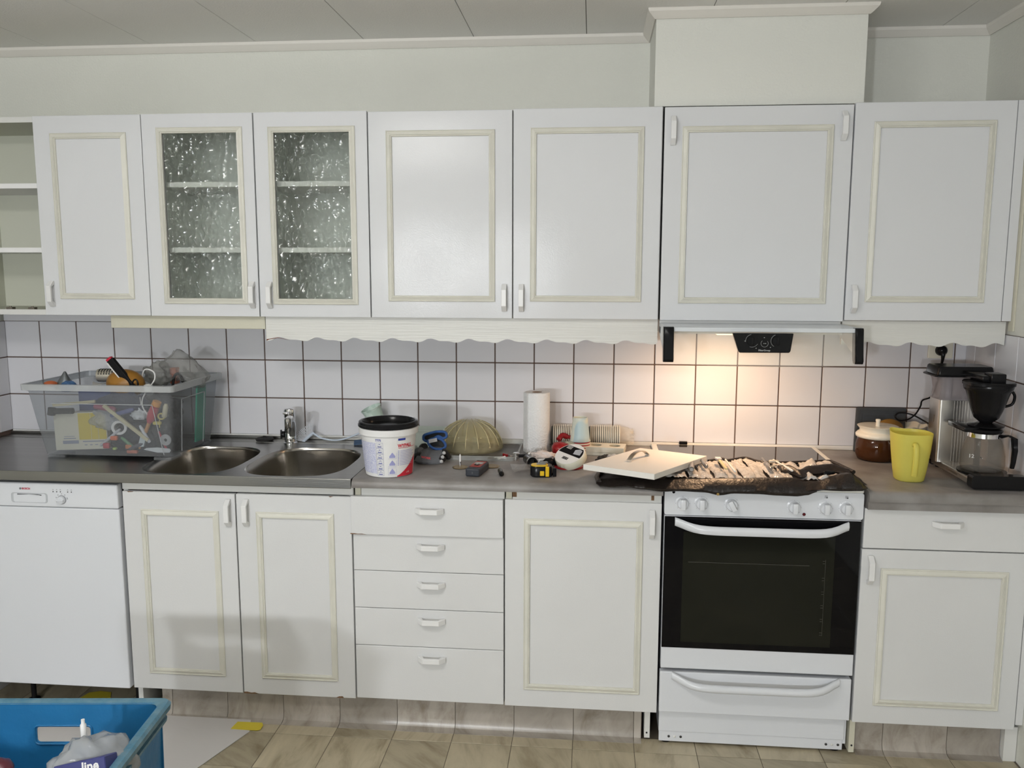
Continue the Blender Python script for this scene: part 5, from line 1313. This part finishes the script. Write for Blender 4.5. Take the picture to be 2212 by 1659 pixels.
def item(name, bm, mat, label, cat, smooth=None, group=None): return tag(link(name, bm, mat, smooth=smooth), label, cat, group)
RX = lambda a: Matrix.Rotation(a, 4, 'X'); RY = lambda a: Matrix.Rotation(a, 4, 'Y'); RZ = lambda a: Matrix.Rotation(a, 4, 'Z'); TR = lambda *a: Matrix.Translation(a)
t = thing('cardboard_box', 'cream and yellow parts box pressed against the tote front', 'box', (-1.060, -.385, FL+.006), rot=(-.05, -.05, 0))
link('body', nbox(-.100, .100, 0, .060, 0, .135, bev=.001, seg=1), pm('box_cream', (.70, .67, .56), .6), t, world=False)
bm = BM(); box(bm, -.006, .040, -.0012, -.0002, .036, .132); box(bm, .042, .067, -.0012, -.0002, .036, .132); box(bm, .069, .098, -.0012, -.0002, .036, .132); link('yellow_panel', bm, pm('box_yellow', (.66, .52, .06), .6), t, world=False)
bm = BM(); box(bm, -.070, -.010, -.0012, -.0002, .022, .034); box(bm, -.066, -.020, -.0012, -.0002, .040, .043); box(bm, -.064, -.024, -.0012, -.0002, .048, .050); box(bm, .006, .09, -.0012, -.0002, .027, .031)
for i in range(4): box(bm, .012+i*.02, .022+i*.02, -.0012, -.0002, .015, .018)
link('print_block', bm, pm('print_greyblue', (.30, .32, .40), .6), t, world=False)
t = thing('blue_box', 'dark blue carton behind the cream box in the tote', 'box', (-1.030, -.310, FL+.02), rotz=.08)
link('body', nbox(-.075, .105, 0, .10, 0, .195, bev=.002, seg=1), pm('carton_blue', (.03, .05, .17), .5), t, world=False)
item('pipe_wrench', tube(tube(BM(), [(-1.150, -.405, FL+.148), (-1.075, -.40, FL+.150)], .011, 10), [(-1.155, -.405, FL+.135), (-1.15, -.405, FL+.160)], .014, 10), M_blackm, 'black tool handle lying on the cream box inside the tote', 'tool', 60)
item('folding_rule', box(box(BM(), -.10, .10, -.004, .004, -.006, .006, rot=TR(-.865, -.425, FL+.115) @ RY(.66)), -.08, .08, -.003, .003, -.005, .005, rot=TR(-1.06, -.415, FL+.180) @ RY(-.10)), pm('rule_wood', (.58, .52, .34), .5), 'pale yellow folding rule slanting inside the tote', 'ruler')
bm = BM(); lathe(bm, [(.017, -.012), (.026, -.012), (.026, .012), (.017, .012), (.017, -.012)], 28, cap0=False, cap1=False, mat=my); bm.transform(TR(-.900, -.405, FL+.095) @ RZ(.3))
item('tape_roll', bm, M_paper, 'white tape roll in the middle of the tote', 'tape roll', 40)
t = thing('insulated_screwdriver', 'red and orange screwdriver standing slanted in the tote', 'screwdriver', (-.775, -.415, FL+.135), rot=(0, .42+PI, 0))
bm = BM(); lathe(bm, [(.006, -.045), (.015, -.040), (.017, -.010), (.014, .010), (.008, .022)], 16); link('handle', bm, pm('handle_red', (.50, .02, .05), .35), t, smooth=50, world=False)
bm = BM(); lathe(bm, [(.015, -.062), (.016, -.045), (.008, -.042)], 16); link('end_cap', bm, pm('cap_orange', (.75, .30, .04), .35), t, smooth=50, world=False)
bm = BM(); lathe(bm, [(.007, .022), (.007, .060), (.004, .062), (.004, .125)], 12); link('shaft', bm, pm('shaft_orange', (.55, .25, .08), .4), t, smooth=50, world=False)
item('red_rod', tube(BM(), [(-.748, -.42, FL+.085), (-.722, -.415, FL+.012)], .004, 8), pm('handle_red', (.5, .02, .05), .35), 'thin red rod near the right corner of the tote', 'tool', 60)
bm = prism(BM(), [(-.05, 0), (-.04, .006), (.0, .010), (.045, .008), (.05, .002), (.045, -.006), (0, -.008)], lambda a, b, d: Vector((a, d, b)), -.0015, .0015); bm.transform(TR(-.755, -.4235, FL+.018) @ RY(.03))
item('trowel_blade', bm, pm('blade_white', (.70, .72, .74), .3), 'white pointed blade at the bottom right of the tote', 'blade')
bm = BM(); lathe(bm, [(.006, -.002), (.020, -.002), (.020, .002), (.006, .002), (.006, -.002)], 24, cap0=False, cap1=False, mat=my); bm.transform(TR(-.722, -.424, FL+.056))
item('grinding_disc', bm, pm('disc_grey', (.42, .42, .42), .5), 'grey round disc at the right side of the tote', 'disc', 40)
bm = prism(BM(), [(-.012, -.022), (.010, -.020), (.018, .006), (.010, .022), (.002, .024)], lambda a, b, d: Vector((a, d, b)), -.006, .006); bm.transform(TR(-.815, -.418, FL+.050))
item('door_stop', bm, pm('pale_blue_grey', (.60, .66, .68), .4), 'pale blue wedge fitting low in the tote', 'fitting')
for i, (x, z, w_, h_, col, nm) in enumerate(((-.915, .058, .026, .016, (.75, .16, .05), 'bright orange tag'), (-.945, .030, .024, .020, (.50, .05, .07), 'dark red cap'), (-.862, .028, .024, .016, (.55, .18, .05), 'round orange cap'), (-.915, .020, .014, .010, (.45, .62, .15), 'lime green cap'), (-.850, .010, .040, .012, (.50, .12, .06), 'rusty orange strip'), (-.752, .115, .030, .012, (.62, .52, .12), 'yellow clip'))):
    item('tool_grip', nbox(x-w_/2, x+w_/2, -.426, -.412, FL+z-h_/2, FL+z+h_/2, bev=.004), pm('cap_%d' % i, col, .4), nm+' against the tote front among dark tools', 'tool part', 40)
for i, (x, y, z, rx, ry, rz, col, lab_) in enumerate(((-.86, -.350, .0, .110, .055, .062, (.012, .015, .028), 'dark navy cable bundle at the bottom of the tote'), (-.755, -.34, .0, .045, .062, .080, (.03, .03, .035), 'black rubber lump at the tote right side'), (-.83, -.27, .06, .090, .085, .070, (.03, .03, .04), 'dark grey power tool body deep in the tote'), (-1.09, -.20, .03, .070, .06, .075, (.12, .11, .10), 'brown grey sack at the back left inside the tote'), (-.90, -.37, .115, .095, .03, .055, (.02, .025, .06), 'navy glove in the upper middle of the tote'))):
    item('dark_tool', crumple(x, y, FL+z, rx, ry, rz, 30+i, amp=.30), pm('dark_%d' % i, col, .55, bump=.4, bscale=80), lab_, 'tool', 60)
item('bubble_wrap', crumple(-.955, -.375, FL+.080, .060, .030, .050, 51, amp=.4), plastic_film('bubble', (.80, .82, .85), .55, .12, bump=1, bscale=80), 'crumpled clear wrap in the upper front of the tote', 'plastic wrap', 80)
item('bubble_wrap', crumple(-.835, -.385, FL+.120, .030, .020, .022, 52, amp=.3), pm('wrap_white', (.70, .72, .74), .5), 'small white wad beside the red screwdriver in the tote', 'plastic wrap', 80)
bm = BM(); R = [[Vector((-.6925+.016*f, -.20+dy, FL+.01+.21*f)) for dy in (-.035, .035)]+[Vector((-.6985+.016*f, -.20+dy, FL+.01+.21*f)) for dy in (.035, -.035)] for f in (0, 1)]
rings(bm, R); bmesh.ops.recalc_face_normals(bm, faces=bm.faces); bm.transform(TR(-.010, 0, 0)); item('green_folder', bm, pm('green_plastic', (.05, .42, .27), .4), 'green plastic sheet standing at the tote right side', 'sheet')
item('yellow_coil', tube(tube(BM(), [(-.733+.012*math.cos(a), -.424, FL+.140+.010*math.sin(a)) for a in [k*PI/8 for k in range(16)]], .003, 6, closed=True), [(-.740, -.424, FL+.128), (-.742, -.424, FL+.10)], .002, 5), pm('coil_yellow', (.62, .52, .15), .4), 'small yellow hook by the right front corner in the tote', 'hook', 60)
for i, (x, y, z, L_, r, ry_, col, lab_) in enumerate(((-.93, -.418, .060, .10, .005, .9, (.55, .56, .60), 'grey steel rod across the middle of the tote'), (-.80, -.420, .075, .07, .006, -.5, (.60, .62, .66), 'short silver rod in the lower right of the tote'), (-.880, -.418, .150, .09, .008, 1.3, (.10, .12, .30), 'dark blue handle below the front rim of the tote'), (-.945, -.415, .165, .08, .010, 1.7, (.30, .06, .12), 'dark pink tool handle under the front rim of the tote'), (-.835, -.420, .030, .06, .007, 1.2, (.08, .08, .10), 'black stub on the bottom of the tote'), (-.72, -.420, .160, .05, .009, .2, (.55, .50, .35), 'beige stub in the upper right corner of the tote'), (-.87, -.418, .045, .05, .006, -.9, (.10, .25, .12), 'dark green stub low in the tote'))):
    item('hand_tool', lathe(BM(), [(r*.7, -L_/2), (r, -L_/2+.004), (r, L_/2-.01), (r*.6, L_/2)], 12, (x, y, FL+z), Matrix.Rotation(ry_, 3, 'Y')), pm('rod_%d' % i, col, .35), lab_, 'tool', 50)
# items sticking out above the rim
bm = BM(); bmesh.ops.create_uvsphere(bm, u_segments=40, v_segments=20, radius=1, matrix=TR(-.905, -.340, 1.146) @ RY(.1) @ Matrix.Diagonal((.068, .055, .052, 1)))
item('orange_disc', bm, pm('amber_orange', (.30, .14, .02), .35, bump=.3, bscale=40), 'round amber orange sander pad on top of the tote heap', 'sanding pad', 60)
t = thing('folding_saw', 'black tool with red tip leaning across the orange pad in the tote', 'saw', (-.893, -.375, 1.180), rot=(0, .90, 0))
link('body', nbox(-.072, .066, -.010, .010, -.013, .013, bev=.003), M_black, t, world=False)
link('tip', nbox(-.080, -.070, -.009, .009, -.012, .010, bev=.003), pm('handle_red', (.5, .02, .05), .35), t, world=False)
link('edge_strip', nbox(-.066, .050, -.0115, -.0102, -.014, -.010), M_paper, t, world=False)
bm = BM(); lathe(bm, [(.034, 0), (.022, .03), (.003, .062)], 20, cap0=True); bm.transform(TR(-1.125, -.36, 1.128) @ RY(.05)); item('metal_cone', bm, pm('cone_steel', (.22, .24, .26), .3, .9), 'pointed grey metal cone rising at the tote left', 'cone', 40)
t = thing('perforated_tube', 'cream perforated metal tube lying at the back of the tote heap', 'tube', (-1.035, -.215, 1.158), rot=(0, PI/2, .1))
bm = BM(); lathe(bm, [(.024, -.045), (.0245, -.04), (.0245, .04), (.024, .045)], 28); link('body', bm, pm('tube_cream', (.50, .46, .38), .4, .5), t, smooth=40, world=False)
bm = BM()
for i in range(8):
    for j in range(9):
        a = PI+(j-4)*.30
        if True: bmesh.ops.create_cube(bm, size=.0045, matrix=RZ(a) @ TR(.0236, 0, -.035+i*.010))
link('hole', bm, M_dark, t, world=False)
bm = BM(); tube(bm, smoothpath([(-.870, -.30, 1.130), (-.855, -.30, 1.190), (-.815, -.31, 1.187), (-.806, -.32, 1.16), (-.815, -.35, 1.13), (-.812, -.40, 1.10), (-.80, -.42, 1.07), (-.77, -.42, 1.03)], 6), .0026, 8); item('white_cable', bm, Mwp, 'thin white cable looping out of the tote', 'cable', 60)
bm = BM(); tube(bm, smoothpath([(-.850, -.40, 1.140), (-.842, -.40, 1.165), (-.830, -.40, 1.168), (-.826, -.40, 1.150), (-.838, -.40, 1.136)], 5), .003, 8); item('black_loop', bm, M_black, 'small black wire loop at the tote front rim', 'loop', 60)
bm = BM(); tube(bm, smoothpath([(-.770, -.26, 1.125), (-.765, -.25, 1.165), (-.745, -.25, 1.170), (-.725, -.26, 1.130)], 5), .005, 8); item('clamp_arch', bm, M_black, 'black arched clamp handle at the right in the tote', 'clamp', 60)
item('brick_red_block', nbox(-.800, -.775, -.22, -.19, 1.13, 1.19, bev=.003), pm('block_red', (.45, .14, .08), .5), 'faded red block under the plastic bag in the tote', 'block', 40)
item('orange_ball', crumple(-1.160, -.39, 1.138, .022, .02, .011, 61, amp=.1), pm('orange_ball', (.50, .12, .04), .5), 'orange rounded knob at the left edge of the tote', 'knob', 60)
item('blue_pouch', crumple(-1.100, -.38, 1.120, .028, .028, .020, 62, amp=.2), pm('pouch_blue', (.06, .14, .30), .5), 'blue rounded pouch beside the metal cone in the tote', 'pouch', 60)
item('paper_leaflet', cloth(BM(), -.985, -.33, 1.135, .09, .05, .5, .018, 31, n=8, thick=.001), M_paper, 'folded white leaflet between tube and orange pad in the tote', 'leaflet', 60)
item('white_bottle', lathe(BM(), [(.012, 0), (.014, .003), (.014, .022), (.006, .026)], 16, (-.800, -.38, 1.125)), Mwp, 'small white bottle at the tote front right', 'bottle', 40)
bm = BM(); bmesh.ops.create_icosphere(bm, subdivisions=5, radius=1)
for v in bm.verts:
    p = v.co.copy(); p *= 1+.35*noise.noise(p*1.6+Vector((3, 1, 0)))+.10*noise.noise(p*6)
    v.co = Vector((-.735, -.235, 1.180))+Vector((p.x*.088-.25*p.z*.02, p.y*.055, p.z*.056+(-.03 if p.x > .3 else 0)*p.x+max(0, .03*(1-abs(p.x+.3)*2))))
item('plastic_bag', bm, plastic_film('haze_bag', (.66, .66, .65), .80, .10, bump=.5, bscale=22), 'hazy clear plastic bag bulging above the tote right half', 'plastic bag', 90)
item('plastic_bag', crumple(-.845, -.22, 1.125, .050, .04, .045, 71, amp=.35), plastic_film('haze_bag2', (.62, .62, .60), .75, .15, bump=.6, bscale=30), 'smaller clear bag left of the large one in the tote', 'plastic bag', 90)

# ------------------------------------------------------------------ floor: paper, tapes, crate
paper_pts = [(-1.05, -.448), (-.4438, -.4486), (-.418, -.46), (-.3674, -.636), (-.47, -1.20), (-1.05, -1.20)]
bm = prism(BM(), [(-1.35, -.620), (-.74, -.556), (-.395, -.558), (-.3674, -.640), (-.53, -1.10), (-1.35, -1.10)], lambda a, b, d: Vector((a, b, d)), .0012, .0030)
tag(link('floor_paper', bm, pm('grey_board', (.60, .58, .57), .7, bump=.1, bscale=40)), 'grey white cardboard sheet taped to the floor by the sink cabinet', 'cardboard')
tag(link('yellow_tape', prism(BM(), [(-.437, -.632), (-.432, -.585), (-.345, -.583), (-.335, -.600), (-.334, -.628), (-.345, -.634)], lambda a, b, d: Vector((a, b, d)), .0031, .0040), M_yellowtape), 'piece of yellow tape on the cardboard corner', 'tape')
tag(link('yellow_tape', prism(BM(), [(-1.075, -.475), (-1.065, -.435), (-1.03, -.420), (-.985, -.425), (-.965, -.465), (-1.05, -.490)], lambda a, b, d: Vector((a, b, d)), .0002, .0011), M_yellowtape), 'piece of yellow tape under the dishwasher', 'tape')
M_crate = pm('blue_crate_plastic', (.018, .16, .36), .38, bump=.15, bscale=40, var=.12, vscale=9)
M_cr2 = pm('blue_crate_rim', (.06, .17, .25), .45, bump=.2, bscale=60, col2=(.12, .22, .28), vscale=30)
def crate(label, loc, rz, h=.30):
    t = thing('plastic_crate', label, 'crate', loc, rotz=rz)
    hx, hy = .235, .290
    bm = BM()
    # four walls, the back and front with hand holes
    for sgn in (1, -1):
        y = sgn*hy
        hole = rrect(.0 if sgn > 0 else 0, h-.078, .064, .019, .007, 3)
        def f(u, v, d=0): return Vector((u, y-sgn*(.0+d)-sgn*(h-v)*.03, v))
        b2 = BM(); plate_holes(b2, [(-hx, 0), (hx, 0), (hx, h), (-hx, h)], [hole], lambda u, v: f(u, v))
        bmesh.ops.solidify(b2, geom=b2.faces[:], thickness=.003 if sgn > 0 else -.003)
        me = bpy.data.meshes.new('tmp'); b2.to_mesh(me); b2.free(); bm.from_mesh(me); bpy.data.meshes.remove(me)
    for sgn in (1, -1):
        prism(bm, [(-hy+.009, 0), (hy-.009, 0), (hy, h), (-hy, h)], lambda a, b, d: Vector((sgn*(d-(h-b)*.03), a, b)), hx-.003, hx)
    box(bm, -hx+.008, hx-.008, -hy+.008, hy-.008, 0, .004)
    link('body', bm, M_crate, t, world=False)
    def rr(e, z): return [Vector((p[0], p[1], z)) for p in rrect(0, 0, hx+e, hy+e, .020)]
    bm = BM(); rings(bm, [rr(.002, h-.016), rr(.019, h-.018), rr(.021, h-.004), rr(.016, h+.003), rr(.002, h+.003), rr(-.004, h-.002)], cap0=False, cap1=False); link('rim', bm, M_cr2, t, smooth=40, world=False)
    bm = BM(); rings(bm, [rr(-.001, h-.042), rr(.012, h-.044), rr(.013, h-.036), rr(-.001, h-.032)], cap0=False, cap1=False); link('lower_rib', bm, M_cr2, t, smooth=40, world=False)
    bm = BM(); fr = rrect(0, h-.078, .068, .023, .009, 3); tube(bm, [Vector((u, hy-.004-(h-v)*.03, v)) for u, v in fr], .0025, 6, closed=True); link('hand_hole_edge', bm, M_crate, t, smooth=60, world=False)
    return t
CR = (-.445, -1.740, .234)
crate('worn blue plastic crate in the lower left foreground', CR, .10)
tag(link('wooden_stool', box(box(box(BM(), -.68, -.21, -1.98, -1.50, .2, .2335, bev=.004), -.66, -.62, -1.96, -1.52, 0, .2), -.27, -.23, -1.96, -1.52, 0, .2), pm('stool_pine', (.42, .28, .14), .5)), 'low pine bench carrying the blue crate', 'stool')
item('plastic_bag', crumple(-.290, -1.64, .395, .090, .080, .088, 81, amp=.28), plastic_film('crate_bag', (.56, .58, .60), .50, .10, bump=.8, bscale=25), 'clear plastic bag with white contents in the blue crate', 'plastic bag', 90)
item('white_cloth', crumple(-.305, -1.655, .405, .058, .045, .058, 83, amp=.15), pm('cloth_white', (.78, .78, .78), .8), 'bright white cloth wrapped inside the crate bag', 'cloth', 80)
item('foam_filler', nbox(-.46, -.25, -1.86, -1.52, .246, .395, bev=.01), pm('filler_grey', (.20, .22, .25), .8), 'grey padding block at the bottom of the blue crate', 'padding')
t = thing('carton', 'blue carton with white lettering in the blue crate', 'carton', (-.262, -1.715, .522), rot=(-.38, -.22, .1))
link('body', nbox(-.060, .050, -.0, .05, -.08, .032, bev=.0015, seg=1), pm('carton_navy', (.03, .035, .15), .45), t, world=False)
link('lettering', text_bm('line', .026, .0008, lambda u, v: Vector((.018+u, -.0006, .018+v))), M_paper, t, world=False, label='white word line')
link('light_stripe', nbox(.0, .049, -.0006, -.0001, -.03, .002), pm('stripe_blue', (.20, .45, .70), .45), t, world=False)
item('glue_stick', lathe(BM(), [(.006, 0), (.0065, .05), (.004, .053), (.004, .062)], 14, (-.345, -1.575, .505)), Mwp, 'small white tube standing behind the crate bag', 'tube', 40)
item('dark_red_cap', crumple(-.520, -1.62, .440, .030, .03, .025, 84, amp=.1), pm('maroon', (.10, .02, .03), .3), 'dark maroon ball at the left in the blue crate', 'ball', 60)
# ceiling lamp above the room (seen only as a reflection)
t = thing('ceiling_lamp', 'ceiling lamp with looped fluorescent tubes', 'lamp', (-.15, -2.35, 2.26))
bm = BM(); lathe(bm, [(.16, .136), (.16, .10), (.12, .03)], 32); link('base', bm, M_white, t, world=False)
bm = BM(); tube(bm, [(.17*math.cos(a), .17*math.sin(a), .0) for a in [k*PI/16 for k in range(32)]], .012, 8, closed=True)
link('ring_tube', bm, pm('lit_tube', (1, 1, 1), .4, emit=(1, .985, .95), est=104), t, smooth=60, world=False)
bm = BM(); tube(bm, [(.30*math.cos(a), .10+.12*math.sin(a), -.02+.03*math.cos(a)) for a in [k*PI/16 for k in range(32)]], .010, 8, closed=True)
link('ring_tube', bm, MATS['lit_tube'], t, smooth=60, world=False)
